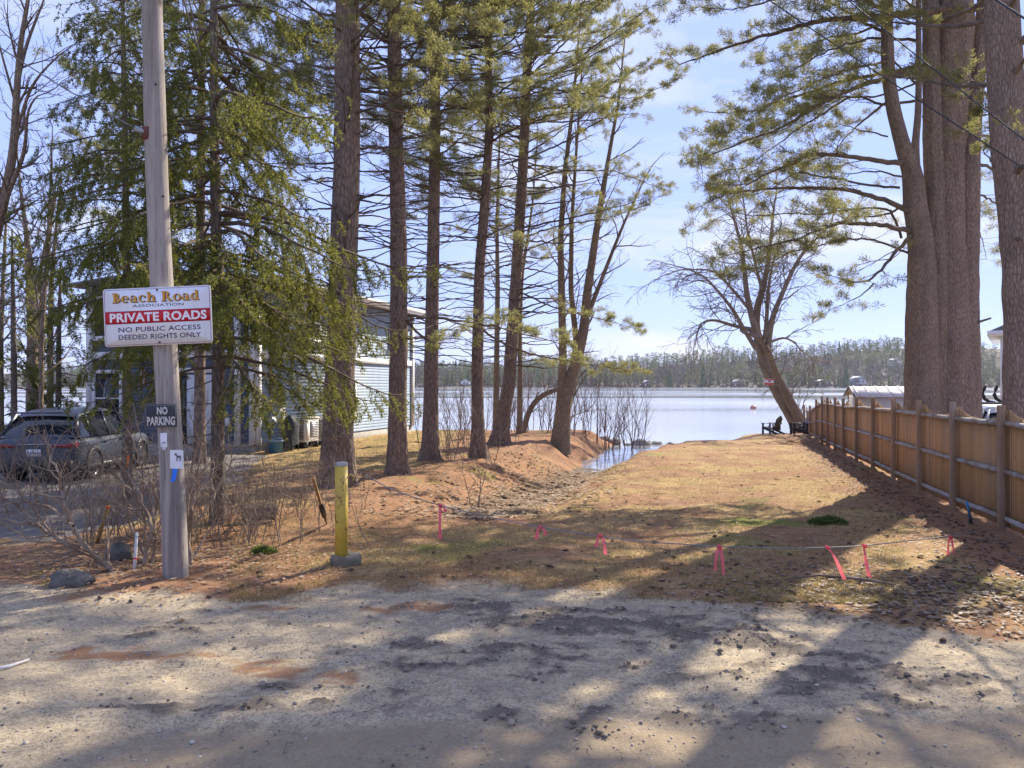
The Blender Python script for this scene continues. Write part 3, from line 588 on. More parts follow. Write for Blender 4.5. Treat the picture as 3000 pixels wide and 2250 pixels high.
# heat pumps
M['ac_white'] = simple('heat_pump_white', (0.70, 0.68, 0.62), (0.60, 0.58, 0.53), 3, 0.45)
def heat_pump(label, ly):
    p = hw(0.55, ly, 0); t = thing('heat_pump', label, 'heat pump', (p.x, p.y, float(H(p.x, p.y))), 'heat pumps beside the house', rz=HR, local=True)
    m = MB(); m.box((0, 0, 0.56), (0.36, 0.86, 0.76)); o = m.build('casing', M['ac_white'], t); b = o.modifiers.new('bevel', 'BEVEL'); b.width = 0.03; b.segments = 3
    m = MB(); m.box((0, 0, 0.955), (0.40, 0.90, 0.035)); m.build('lid', M['ac_white'], t)
    m = MB(); m.box((0, -0.428, 0.58), (0.26, 0.02, 0.62)); gr_ = m.build('grille', M['dark'], t)
    for k in range(13): m = MB(); m.box((0, -0.440, 0.30 + k * 0.046), (0.27, 0.014, 0.014)); m.build('slat', M['ac_white'], gr_)
    m = MB(); m.box((0.185, 0.12, 0.58), (0.012, 0.5, 0.5)); m.build('fan_panel', M['metal'], t)
    for k in range(9): m = MB(); m.box((0.195, 0.12, 0.36 + k * 0.055), (0.012, 0.5, 0.014)); m.build('fan_guard', M['ac_white'], t)
    m = MB(); m.box((0.19, -0.28, 0.56), (0.015, 0.2, 0.6)); m.build('service_panel', M['ac_white'], t)
    for yy in (-0.32, 0.32): m = MB(); m.box((0, yy, 0.09), (0.42, 0.08, 0.2)); m.build('foot', M['dark'], t)
    return t
heat_pump('nearer white heat pump unit with louvred end against the blue side wall', 2.0)
heat_pump('farther white heat pump unit, partly hidden by the thick pine trunk', 3.15)
# blue tub and covered grill by the corner
p = hw(0.55, 0.2, 0); s = NT('blue_plastic'); M['blue_tub'] = s.done(s.bsdf(s.mix(s.rng(s.noise(5), .3, .7), (0.05, 0.17, 0.30), (0.08, 0.23, 0.38)), 0.5))
t = thing('blue_tub', 'small blue plastic tub standing at the house corner', 'tub', (p.x, p.y, float(H(p.x, p.y))))
m = MB(); m.lathe([(0.0, 0.02), (0.17, 0.0), (0.22, 0.36), (0.245, 0.37), (0.245, 0.40), (0.205, 0.40), (0.16, 0.04), (0, 0.04)], 20, (p.x, p.y, float(H(p.x, p.y)))); m.build('bucket_wall', M['blue_tub'], t, True)
m = MB(); m.tube([(p.x + 0.25 * math.cos(a), p.y - 0.05, float(H(p.x, p.y)) + 0.38 + 0.12 * math.sin(a)) for a in np.linspace(0, math.pi, 9)], 0.008, 6); m.build('handle', M['metal'], t, True)
p = hw(0.62, 0.95, 0); z0 = float(H(p.x, p.y)); M['cover'] = simple('grill_cover', (0.03, 0.033, 0.035), (0.06, 0.065, 0.07), 8, 0.75, bump=0.6, bscale=9, bd=0.03)
t = thing('covered_grill', 'dark covered grill with drooping cover beside the meter', 'grill', (p.x, p.y, z0), rz=HR, local=True)
m = MB(); rc = random.Random(2); rings = []
for k, (zz, rx, ry) in enumerate([(0.25, .26, .36), (0.5, .25, .37), (0.85, .24, .40), (1.02, .27, .42), (1.2, .22, .34), (1.32, .14, .22), (1.36, 0.02, 0.03)]):
    rings.append([(rx * (1 + .12 * math.sin(a * 5 + k)) * math.copysign(abs(math.cos(a)) ** .5, math.cos(a)), ry * math.copysign(abs(math.sin(a)) ** .5, math.sin(a)), zz + 0.03 * math.sin(3 * a + k)) for a in np.linspace(0, 2 * math.pi, 20, endpoint=False)])
Vr = np.array(rings).reshape(-1, 3); m.add(Vr, [[i * 20 + j, i * 20 + (j + 1) % 20, (i + 1) * 20 + (j + 1) % 20, (i + 1) * 20 + j] for i in range(6) for j in range(20)]); m.build('cover', M['cover'], t, True)
for sx in (-.18, .18):
    for sy in (-.28, .28): MB().box((sx, sy, 0.15), (0.04, 0.04, 0.3)).build('leg', M['dark'], t)
t.scale = (0.72, 0.66, 0.82)
# flag on the front wall
M['flag_red'] = simple('flag_red', (0.34, 0.02, 0.03), (0.27, 0.015, 0.025), 4, 0.8); M['flag_white'] = simple('flag_white', (0.62, 0.58, 0.55), (0.5, 0.46, 0.43), 4, 0.8); M['flag_blue'] = simple('flag_blue', (0.03, 0.035, 0.16), (0.02, 0.025, 0.11), 4, 0.8)
a = hw(-3.7, -0.08, 2.85); b = hw(-3.95, -0.85, 3.30); a_ = px(418, 1026, 24.2); b_ = px(440, 1052, 24.3)
t = thing('flag', 'striped red and white flag with blue canton hanging limp from the front wall', 'flag', tuple(b_))
m = MB(); m.tube([hw(-4.0, -0.02, 2.75), a_], 0.014, 8); m.build('flag_staff', M['white_trim'], t, True)
gu, gv = 27, 16; Vf = []; mi = []
for i in range(gu):
    for j in range(gv):
        u, w = i / (gu - 1), j / (gv - 1)
        top = Vector(a_).lerp(Vector(hw(-4.0, -0.02, 2.75)), 0.1 + 0.55 * w)
        Vf.append((top.x + 0.05 * math.sin(w * 11 + u * 2) * (0.3 + u) - 0.05 * u + (0.5 - w) * 0.18 * u, top.y + 0.06 * math.sin(w * 14) * (0.3 + u), top.z - u * (1.05 - 0.25 * w)))
Qf = []
for i in range(gu - 1):
    for j in range(gv - 1):
        Qf.append([i * gv + j, i * gv + j + 1, (i + 1) * gv + j + 1, (i + 1) * gv + j]); mi.append(2 if (i < 10 and j < 8) else (j * 13 // (gv - 1)) % 2)
mk('cloth', Vf, Qf, [M['flag_red'], M['flag_white'], M['flag_blue']], t, True, mi=mi)

# ------------------------------------------------------------------ utility pole, signs, notices, wires
s = NT('pole_wood'); v = s.co(scale=(16, 16, 0.7)); g = s.noise(1.1, v, 6, 0.7, 0.7); g2 = s.noise(3.2, v, 5, 0.7); kn = s.voro(2.4, s.co(scale=(1, 1, 0.5)))
col = s.mix(s.rng(g, 0.3, 0.7), (0.40, 0.36, 0.32), (0.24, 0.205, 0.175)); col = s.mix(s.rng(g2, 0.56, 0.68, 0, 0.9), col, (0.07, 0.056, 0.046)); col = s.mix(s.rng(s.noise(0.55, s.co(scale=(7, 7, 0.35)), 5, 0.6), 0.5, 0.62, 0, 0.65), col, (0.15, 0.125, 0.105)); col = s.mix(s.rng(kn, 0.10, 0.045), col, (0.10, 0.075, 0.06))
col = s.mix(s.rng(s.noise(0.8, s.co(), 3), 0.5, 0.7, 0, 0.5), col, (0.26, 0.24, 0.19))
M['pole'] = s.done(s.bsdf(col, 0.85, 0.2, norm=s.bump(s.mth('ADD', g, g2), 0.7, 0.008)))
PB = ground_at(512, 1688); PL = math.radians(-2.35)
def pole_at(z, dy=0.0, dx=0.0): return Vector((PB.x + math.tan(PL) * (z - PB.z) + dx, PB.y + dy, z))
def pole_r(z): return 0.128 - 0.0038 * z
t = thing('utility_pole', 'weathered grey wooden utility pole leaning slightly, carrying the road signs', 'pole', tuple(PB))
zs = np.linspace(-0.3, 10.5, 60); m = MB(); m.tube([pole_at(z, 0.01 * math.sin(z * 1.3), 0.012 * math.sin(z * 0.9 + 1)) for z in zs], [pole_r(z) * (1 + 0.015 * math.sin(z * 3)) for z in zs], 24); m.build('shaft', M['pole'], t, True)
bz = px(430, 398, PB.y).z; c = pole_at(bz, -pole_r(bz) * 0.6, -pole_r(bz) * 0.6)
m = MB(); m.box(c, (0.07, 0.09, 0.13)); m.build('bracket', simple('rusty_metal', (0.16, 0.05, 0.035), (0.09, 0.04, 0.03), 9, 0.8), t)
m = MB(); m.tube([c, c + Vector((-0.11, -0.06, 0.045))], [0.035, 0.028], 10); m.build('insulator', M['metal'], t, True)
for zz, dx in ((5.2, 0.06), (4.02, 0.09), (3.0, 0.05)): c2 = pole_at(zz, -pole_r(zz) - 0.002, dx); MB().cyl(c2, 0.012, 0.02, 8, axis='y').build('nail', M['dark'], t)
M['wire'] = simple('wire_black', (0.03, 0.03, 0.032), (0.05, 0.05, 0.05), 5, 0.6); M['wire_grey'] = simple('wire_grey', (0.16, 0.16, 0.16), (0.24, 0.24, 0.24), 5, 0.5)
def wire(label, a, b, r, sag, mat='wire', n=30, name='overhead_wire', group='overhead wires'):
    a, b = Vector(a), Vector(b); pts = [a.lerp(b, f) - Vector((0, 0, sag * 4 * f * (1 - f))) for f in np.linspace(0, 1, n)]
    o = MB().tube(pts, r, 6).build(name, M[mat], None, True); return tag(o, label, 'wire', group)
wire('thin wire running from the pole bracket up to the top left corner', c + Vector((-0.11, -0.06, 0.045)), px(-260, -40, 6.6), 0.006, 0.05, 'wire_grey')
top = pole_at(7.6, 0.1, 0.1)
wire('service cable dropping from the pole past the spruce to the house meter', top, hw(0.12, 0.62, 4.5), 0.011, 0.5, 'wire_grey')
wire('second service cable dropping from the pole, carrying a small black clamp', pole_at(6.9, 0.1, 0.12), hw(0.1, 2.2, 3.9), 0.011, 0.5, 'wire_grey')
wire('upper black wire slanting across the big trunks at top right', px(2470, -12, 11.0), px(3080, 470, 8.6), 0.0085, 0.02)
wire('lower black wire slanting across the big trunks at top right', px(2235, -12, 11.0), px(3080, 545, 8.6), 0.0085, 0.02)
wire('short stretch of black wire in the top right corner', px(2900, -12, 9.0), px(3080, 105, 8.0), 0.012, 0.0)
q = px(775, 950, 14.0); tag(MB().tube([q + Vector((0, 0, 0.09)), q, q - Vector((0, 0, 0.09))], [0.012, 0.035, 0.014], 8).build('cable_clamp', M['dark'], None, True), 'small black clamp hanging on the service cable in front of the spruce', 'clamp')

M['sign_white'] = m_sign('sign_white', (0.74, 0.74, 0.75))
M['sign_red'] = simple('sign_red', (0.55, 0.012, 0.025), (0.48, 0.01, 0.02), 3, 0.4); M['sign_navy'] = simple('sign_navy', (0.025, 0.025, 0.09), (0.03, 0.03, 0.10), 3, 0.5)
M['sign_gold'] = simple('sign_gold', (0.58, 0.30, 0.03), (0.52, 0.26, 0.025), 6, 0.5); M['sign_maroon'] = simple('sign_maroon', (0.20, 0.03, 0.05), None, rough=0.5)
def rrect(w, h, r, n=5):
    out = []
    for cx, cz, a0 in ((w / 2 - r, h / 2 - r, 0), (-w / 2 + r, h / 2 - r, 90), (-w / 2 + r, -h / 2 + r, 180), (w / 2 - r, -h / 2 + r, 270)):
        for k in range(n + 1): a = math.radians(a0 + 90 * k / n); out.append((cx + r * math.cos(a), cz + r * math.sin(a)))
    return out
def text_part(name, body, x0, z0, x1, z1, y, mat, parent, bold=0.0, thick=0.002):
    cu = bpy.data.curves.new('lettering', 'FONT'); cu.body = body; cu.offset = bold; cu.resolution_u = 3; cu.space_character = 1.05
    o = bpy.data.objects.new('lettering', cu); COL.objects.link(o); bpy.context.view_layer.update()
    me = bpy.data.meshes.new_from_object(o.evaluated_get(bpy.context.evaluated_depsgraph_get())); bpy.data.objects.remove(o)
    n = len(me.vertices); co = np.empty(n * 3, np.float32); me.vertices.foreach_get('co', co); co = co.reshape(-1, 3)
    lo, hi = co.min(0), co.max(0); sx = (x1 - x0) / (hi[0] - lo[0]); sz = (z1 - z0) / (hi[1] - lo[1])
    co2 = np.stack([x0 + (co[:, 0] - lo[0]) * sx, np.full(n, y), z0 + (co[:, 1] - lo[1]) * sz], -1).astype(np.float32)
    me.vertices.foreach_set('co', co2.ravel()); me.materials.clear(); me.materials.append(mat); me.name = name; me.update()
    o = bpy.data.objects.new(name, me); COL.objects.link(o); o.parent = parent; ORG[o.name] = ORG[parent.name]; o['kind'] = 'stuff'
    return o
def glyph(ch):
    P = []
    R_ = lambda a, b, c_, d: P.append([(a, b), (c_, b), (c_, d), (a, d)])
    def ring(cx, cy, rx, ry, tx, ty, a0=0, a1=360, n=22):
        A = np.radians(np.linspace(a0, a1, n))
        for k in range(n - 1):
            q = []
            for a, o_ in ((A[k], 1), (A[k + 1], 1), (A[k + 1], 0), (A[k], 0)): q.append((cx + math.cos(a) * (rx if o_ else rx - tx), cy + math.sin(a) * (ry if o_ else ry - ty)))
            P.append(q)
    if ch == 'B': R_(.12, 0, .35, 1); R_(0, .92, .36, 1); R_(0, 0, .36, .08); ring(.34, .75, .31, .25, .2, .08, -90, 90); ring(.34, .27, .40, .27, .22, .08, -90, 90); w = .80
    elif ch == 'e': ring(.37, .35, .37, .36, .2, .07, 0, 318); R_(.16, .33, .70, .41); w = .78
    elif ch == 'a': ring(.33, .47, .30, .24, .17, .08, 0, 160); R_(.43, 0, .64, .5); ring(.29, .21, .29, .22, .19, .06); R_(.6, 0, .76, .08); w = .80
    elif ch == 'c': ring(.37, .35, .37, .36, .2, .07, 42, 318); R_(.48, .46, .66, .62); w = .74
    elif ch == 'h': R_(.1, 0, .31, 1); R_(0, .92, .2, 1); R_(0, 0, .41, .08); ring(.48, .42, .27, .29, .2, .10, 0, 170); R_(.54, 0, .75, .43); R_(.46, 0, .86, .08); w = .90
    elif ch == 'R': R_(.12, 0, .35, 1); R_(0, .92, .36, 1); R_(0, 0, .46, .08); ring(.36, .73, .37, .27, .23, .08, -90, 90); P.append([(.38, .50), (.62, .50), (.98, 0.02), (.72, 0)]); R_(.68, 0, 1.04, .08); w = 1.06
    elif ch == 'o': ring(.37, .35, .37, .36, .2, .07); w = .78
    elif ch == 'd': ring(.35, .35, .35, .36, .2, .07); R_(.46, 0, .67, 1); R_(.36, .92, .6, 1); R_(.6, 0, .80, .08); w = .84
    else: w = .42
    return P, w
def serif_line(body):
    out, x = [], 0.0
    for ch in body:
        P, w = glyph(ch)
        for q in P: out.append([(a + x, b) for a, b in q])
        x += w + 0.02
    return out, x
SW, SH = 1.13, 0.602
sc_ = px(462, 926, PB.y - 0.17); sign = thing('road_sign', 'white rectangular Beach Road Association sign with red PRIVATE ROADS band on the pole', 'sign', tuple(sc_), local=True)
sign.rotation_euler = (0, PL, math.radians(-1.0))
m = MB(); m.prism(rrect(SW, SH, 0.03), 0.0, 0.006); m.build('board', M['sign_white'], sign)
m = MB(); o1 = rrect(SW - 0.022, SH - 0.022, 0.025); o2 = rrect(SW - 0.030, SH - 0.030, 0.022); n = len(o1)
m.add([(a, -0.0012, b) for a, b in o1] + [(a, -0.0012, b) for a, b in o2], [[k, (k + 1) % n, n + (k + 1) % n, n + k] for k in range(n)]); m.build('border_line', M['sign_maroon'], sign)
def su(u): return (u - 0.5) * SW
def sv(v_): return (0.5 - v_) * SH
m = MB(); m.box((0, -0.0012, (sv(.397) + sv(.61)) / 2), (SW - 0.032, 0.0012, sv(.397) - sv(.61))); m.build('red_band', M['sign_red'], sign)
m = MB(); m.add([(su(.022), -0.0022, sv(.395)), (su(.978), -0.0022, sv(.395)), (su(.978), -0.0022, sv(.400)), (su(.022), -0.0022, sv(.400)), (su(.022), -0.0022, sv(.608)), (su(.978), -0.0022, sv(.608)), (su(.978), -0.0022, sv(.613)), (su(.022), -0.0022, sv(.613))], [[0, 1, 2, 3], [4, 5, 6, 7]]); m.build('band_line', M['sign_navy'], sign)
quads, tw = serif_line('Beach Road')
for nm, mt, ox, oz, y0, grow in (('letter_shadow', 'sign_navy', 0.006, -0.006, -0.0013, 0.0), ('lettering', 'sign_gold', 0, 0, -0.0062, 0.0)):
    m = MB(); sx = (su(.90) - su(.085)) / tw; sz = sv(.075) - sv(.245)
    for k, q in enumerate(quads):
        m.add([(su(.085) + a * sx + ox, y0 - (k % 40) * 0.00006, sv(.245) + b * sz + oz) for a, b in q], [[0, 1, 2, 3]])
    if nm == 'letter_shadow':
        for k, q in enumerate(quads): m.add([(su(.085) + a * sx + ox * 0.5, y0 - 0.0024 - (k % 40) * 0.00006, sv(.245) + b * sz + oz * 0.5) for a, b in q], [[0, 1, 2, 3]])
    tag(m.build(nm, M[mt], sign), kind='stuff')
text_part('lettering', 'ASSOCIATION', su(.27), sv(.332), su(.745), sv(.285), -0.0013, M['sign_navy'], sign, 0.008)
text_part('lettering', 'PRIVATE ROADS', su(.055), sv(.583), su(.955), sv(.425), -0.003, M['sign_white'], sign, 0.035)
text_part('lettering', 'NO PUBLIC ACCESS', su(.13), sv(.757), su(.895), sv(.672), -0.0013, M['sign_navy'], sign, 0.012)
text_part('lettering', 'DEEDED RIGHTS ONLY', su(.13), sv(.888), su(.895), sv(.803), -0.0013, M['sign_navy'], sign, 0.012)
for u, v_ in ((.505, .045), (.51, .957)): MB().cyl((su(u), -0.012, sv(v_)), 0.009, 0.012, 12, axis='y').build('bolt', M['dark'], sign)
# stencilled sign below
M['black_sign'] = simple('black_board', (0.025, 0.026, 0.03), (0.06, 0.06, 0.065), 14, 0.7); M['stencil'] = simple('stencil_white', (0.62, 0.60, 0.56), (0.36, 0.34, 0.32), 40, 0.8)
c = px(471, 1218, PB.y - 0.155); t = thing('stencil_sign', 'small black NO PARKING board with white stencil letters on the pole', 'sign', tuple(c), local=True); t.rotation_euler = (0, math.radians(-0.8), 0)
MB().box((0, 0.008, 0), (0.325, 0.016, 0.235)).build('board', M['black_sign'], t)
m = MB()
for x, z, w, h in ((0, 0.108, 0.315, 0.004), (0, -0.108, 0.315, 0.004), (-0.155, 0, 0.004, 0.21), (0.155, 0, 0.004, 0.21)): m.box((x, -0.0012, z), (w, 0.001, h))
m.build('edge_line', M['metal'], t)
text_part('lettering', 'NO', -0.04, 0.012, 0.072, 0.095, -0.0015, M['stencil'], t, 0.045); text_part('lettering', 'PARKING', -0.145, -0.10, 0.148, -0.008, -0.0015, M['stencil'], t, 0.04)
# paper notices and blue tape
M['paper'] = simple('paper', (0.74, 0.74, 0.76), (0.64, 0.65, 0.67), 8, 0.8); M['ink'] = simple('ink_grey', (0.12, 0.12, 0.14), None, rough=0.8)
c = px(480, 1290, PB.y - 0.148); t = thing('paper_notice', 'small narrow white paper slip with torn tabs stapled under the black sign', 'notice', tuple(c), local=True)
m = MB(); m.add([(-0.036, 0, 0.075), (0.034, -0.002, 0.078), (0.036, -0.008, 0), (0.038, 0, -0.072), (-0.032, -0.003, -0.07), (-0.034, -0.01, 0)], [[0, 1, 2, 5], [5, 2, 3, 4]]); m.add([(-0.012, -0.002, -0.068), (0.0, -0.002, -0.068), (0.0, -0.006, -0.10), (-0.012, -0.006, -0.10), (0.008, -0.002, -0.068), (0.02, -0.002, -0.068), (0.02, -0.006, -0.095), (0.008, -0.006, -0.095)], [[0, 1, 2, 3], [4, 5, 6, 7]]); m.build('sheet', M['paper'], t)
m = MB(); m.add([(-0.022, -0.012, -0.028), (0.02, -0.010, -0.016), (0.02, -0.010, -0.026), (-0.022, -0.012, -0.034)], [[0, 1, 2, 3]]); m.build('print', M['ink'], t)
c = px(517, 1346, PB.y - 0.145); t = thing('dog_poster', 'white paper poster with a grey dog picture pinned low on the pole', 'poster', tuple(c), local=True)
m = MB(); m.add([(-0.068, 0, 0.098), (0.02, -0.004, 0.1), (0.07, 0.004, 0.094), (0.07, 0.0, -0.094), (0, -0.006, -0.096), (-0.068, 0, -0.094)], [[0, 1, 4, 5], [1, 2, 3, 4]]); m.build('sheet', M['paper'], t)
m = MB(); y_ = -0.0075; dz_ = -0.02
for q in ([(-.012, .03), (.04, .028), (.042, .008), (-.01, .006)], [(-.034, .05), (-.012, .056), (-.004, .03), (-.02, .02)], [(-.04, .045), (-.03, .052), (-.028, .036), (-.04, .036)], [(-.012, .01), (-.004, .01), (-.008, -.03), (-.014, -.03)], [(0, .01), (.006, .01), (.004, -.03), (-.002, -.03)], [(.026, .01), (.034, .01), (.036, -.03), (.03, -.03)], [(.036, .01), (.042, .012), (.048, -.03), (.042, -.03)], [(.038, .026), (.044, .028), (.06, .012), (.056, .008)]):
    m.add([(a * 0.8 + 0.012, y_, b + 0.012) for a, b in q], [[0, 1, 2, 3]])
m.build('dog_print', M['ink'], t)
c = px(513, 1392, PB.y - 0.143); s = NT('blue_tape'); M['blue_tape'] = s.done(s.bsdf((0.02, 0.16, 0.66), 0.45))
m = MB(); m.add([(-0.025, 0, 0.07), (0.028, -0.002, 0.07), (0.022, -0.02, 0.0), (0.006, -0.03, -0.066), (-0.034, -0.03, -0.062), (-0.022, -0.018, 0.0)], [[0, 1, 2, 5], [5, 2, 3, 4]]); m.v[-1] += np.array(c)
tag(m.build('blue_tape', M['blue_tape'], None), 'strip of bright blue tape dangling below the dog poster', 'tape')

# ------------------------------------------------------------------ bollard, cable, ribbons
s = NT('yellow_paint'); v = s.co(); col = s.mix(s.rng(s.noise(3, v), 0.3, 0.7), (0.60, 0.42, 0.06), (0.47, 0.32, 0.05))
col = s.mix(s.rng(s.noise(7, v, 6, 0.75), 0.55, 0.62), col, (0.22, 0.085, 0.03)); col = s.mix(s.rng(s.noise(12, s.co(scale=(1, 1, 0.3)), 5), 0.60, 0.64), col, (0.07, 0.055, 0.03)); col = s.mix(s.rng(s.noise(2.2, s.co(scale=(1, 1, 2)), 5), 0.5, 0.75, 0, 0.5), col, (0.34, 0.26, 0.08)); M['yellow'] = s.done(s.bsdf(col, 0.55, 0.35))
BB = ground_at(1000, 1652); bz0 = BB.z + 0.05; BR = 0.072; btop = CAM_H - (1357 - 1125) / FPX * BB.y
t = thing('bollard', 'yellow painted steel bollard with rust spots set in concrete', 'bollard', tuple(BB))
m = MB(); m.tube([(BB.x, BB.y, bz0 - 0.1), (BB.x, BB.y, btop - 0.012)], BR, 28); m.build('pipe', M['yellow'], t, True)
m = MB(); m.lathe([(BR + 0.002, -0.03), (BR + 0.003, 0.0), (BR * 0.85, 0.014), (0, 0.018)], 24, (BB.x, BB.y, btop)); m.build('cap', M['concrete'], t, True)
m = MB(); rb = random.Random(8); pr = [(0.001, -0.1), (0.17, -0.1), (0.175, 0.06), (0.16, 0.10), (0.08, 0.105), (0.0, 0.105)]; m.lathe(pr, 18, (BB.x + 0.045, BB.y + 0.03, BB.z)); m.v[-1] += np.array([[rb.uniform(-.014, .014) for _ in range(3)] for _ in range(len(m.v[-1]))]); m.build('concrete_base', simple('old_concrete', (0.24, 0.205, 0.155), (0.13, 0.115, 0.085), 9, 0.95, bump=0.8, bscale=40, bd=0.012), t, True)
hk = Vector((BB.x + BR, BB.y, CAM_H - (1400 - 1125) / FPX * BB.y)); m = MB(); m.tube([hk + Vector((0.035 - 0.035 * math.cos(a), 0, 0.035 * math.sin(a))) for a in np.linspace(0, 4.2, 12)], 0.007, 6); m.build('hook', M['yellow'], t, True)
# rusty chain between hook and cable
M['rust'] = simple('rusty_chain', (0.07, 0.045, 0.03), (0.13, 0.08, 0.05), 20, 0.7, 0.4, 0.5)
ch0 = hk + Vector((0.05, 0, -0.02)); ch1 = px(1066, 1388, BB.y + 0.05)
t = thing('chain', 'short rusty chain dangling from the bollard hook', 'chain', tuple(ch0))
def link(t_, p, d, k):
    d = Vector(d).normalized(); x = d.orthogonal().normalized(); y = d.cross(x); 
    if k % 2: x = y
    m = MB(); pts = []
    for a in np.linspace(0, 2 * math.pi, 13): pts.append(Vector(p) + d * (0.022 * math.cos(a)) + x * (0.011 * math.sin(a)))
    m.tube(pts, 0.0035, 5, False); m.build('link', M['rust'], t_, True)
path = [ch0.lerp(ch1, f) + Vector((0, 0, -0.25 * f * (1 - f))) for f in np.linspace(0, 1, 8)] + [ch1 + Vector((0, 0, -0.034 * k)) for k in range(1, 6)]
for k, p in enumerate(path): link(t, p, (path[min(k + 1, len(path) - 1)] - path[max(k - 1, 0)]), k)
CB = [(1066, 1388, BB.y + 0.05), (1140, 1433, 8.7), (1290, 1482, 8.62), (1430, 1514, 8.5), (1585, 1545, 8.4), (1755, 1572, 8.3), (1900, 1588, 8.2), (2105, 1601, 8.1), (2300, 1606, 8.15), (2430, 1604, 8.2), (2535, 1599, 8.35), (2780, 1571, 9.4), (2870, 1557, 10.2), (2962, 1543, 10.95)]
cp = np.array([tuple(px(*c_)) for c_ in CB]); tt = np.arange(len(cp)); ts = np.linspace(0, len(cp) - 1, 90)
cpp = np.stack([np.interp(ts, tt, cp[:, k]) for k in range(3)], -1); 
for _ in range(4): cpp[1:-1] = (cpp[:-2] + 2 * cpp[1:-1] + cpp[2:]) / 4
tag(MB().tube(cpp, 0.0055, 6).build('barrier_cable', M['wire_grey'], None, True), 'thin steel cable sagging across the grass from the bollard to the fence', 'cable')
s = NT('pink_tape'); b1 = s.bsdf((0.88, 0.17, 0.19), 0.4, 0.4); tr = s.n('BsdfTranslucent'); tr.inputs[0].default_value = (0.92, 0.20, 0.22, 1); mx = s.n('MixShader'); mx.inputs[0].default_value = 0.4; s.t.links.new(b1, mx.inputs[1]); s.t.links.new(tr.outputs[0], mx.inputs[2]); M['pink'] = s.done(mx.outputs[0])
RB = [(1290, [[(1290, 1481), (1289, 1510), (1288, 1550), (1289, 1580)], [(1296, 1481), (1303, 1490), (1305, 1500)]], 'pink ribbon with one long tail, the nearest on the cable to the bollard'),
      (1583, [[(1578, 1545), (1574, 1560), (1571, 1581)], [(1588, 1544), (1596, 1555), (1600, 1568)]], 'short two-tailed pink ribbon, second along the cable from the bollard'),
      (1758, [[(1755, 1570), (1750, 1585), (1746, 1601)], [(1766, 1573), (1770, 1595), (1774, 1625)]], 'thin pale pink ribbon, third along the cable from the bollard'),
      (2108, [[(2106, 1602), (2098, 1630), (2095, 1672)], [(2110, 1602), (2117, 1640), (2120, 1683)]], 'pink ribbon hanging in an upside-down V at the middle of the strip'),
      (2425, [[(2420, 1605), (2434, 1612), (2452, 1645), (2474, 1698)]], 'pink ribbon blown slantwise with a single tail, above the fallen branch'),
      (2533, [[(2531, 1600), (2534, 1630), (2541, 1665), (2551, 1707)]], 'long straight single-tailed pink ribbon next to the slanting one'),
      (2783, [[(2781, 1574), (2777, 1610), (2780, 1645)], [(2787, 1574), (2795, 1620), (2805, 1659)]], 'two-tailed pink ribbon nearest to the fence')]
for xk, tails, lb in RB:
    Yk = float(np.interp(xk, [c_[0] for c_ in CB], [c_[2] for c_ in CB])); kp = px(xk, tails[0][0][1] - 1, Yk)
    t = thing('pink_ribbon', lb, 'ribbon', tuple(kp), 'pink ribbons tied along the cable')
    for ta in tails:
        P = np.array([tuple(px(a, b, Yk - 0.03 * (k > 0))) for k, (a, b) in enumerate(ta)]); q = np.linspace(0, len(P) - 1, 9); C = np.stack([np.interp(q, np.arange(len(P)), P[:, k]) for k in range(3)], -1)
        C[1:-1] = (C[:-2] + 2 * C[1:-1] + C[2:]) / 4; Vr = []
        for k, c_ in enumerate(C): w = 0.014 + 0.006 * (k / 8); tw_ = 0.5 * math.sin(k * 0.7 + xk); Vr += [c_ + np.array([-w * math.cos(tw_), -w * math.sin(tw_), 0]), c_ + np.array([w * math.cos(tw_), w * math.sin(tw_), 0])]
        mk('tail', Vr, [[2 * k, 2 * k + 1, 2 * k + 3, 2 * k + 2] for k in range(8)], M['pink'], t, True)
    MB().box(kp, (0.045, 0.03, 0.03), Matrix.Rotation(0.4, 3, 'Y')).build('knot', M['pink'], t)

# ------------------------------------------------------------------ cars
def m_paint(name, c, rough=0.28):
    s = NT(name); return s.done(s.bsdf(s.mix(s.rng(s.noise(2.5), 0.3, 0.7), c, tuple(q * 0.82 for q in c)), rough, 0.5, 0.35, Coat_Weight=None) if False else s.bsdf(s.mix(s.rng(s.noise(2.5), 0.3, 0.7), c, tuple(q * 0.85 for q in c)), rough, 0.5, 0.15))
M['car_grey'] = m_paint('car_blue_grey', (0.05, 0.062, 0.088), 0.35); M['car_silver'] = m_paint('car_silver', (0.48, 0.5, 0.52)); M['tyre'] = simple('tyre_rubber', (0.018, 0.018, 0.018), (0.03, 0.03, 0.03), 20, 0.85)
M['rim'] = simple('alloy_rim', (0.55, 0.56, 0.57), (0.45, 0.46, 0.47), 5, 0.3, 0.5, 0.8); M['tail_red'] = simple('tail_lamp_red', (0.25, 0.012, 0.015), (0.16, 0.01, 0.012), 5, 0.2, 0.6); M['plate'] = simple('plate_white', (0.72, 0.73, 0.74), None, rough=0.4)
def loft(rings, n):
    V = np.array(rings, float).reshape(-1, 3); m = len(rings)
    Q = [[i * n + j, i * n + (j + 1) % n, (i + 1) * n + (j + 1) % n, (i + 1) * n + j] for i in range(m - 1) for j in range(n)]
    return V, Q
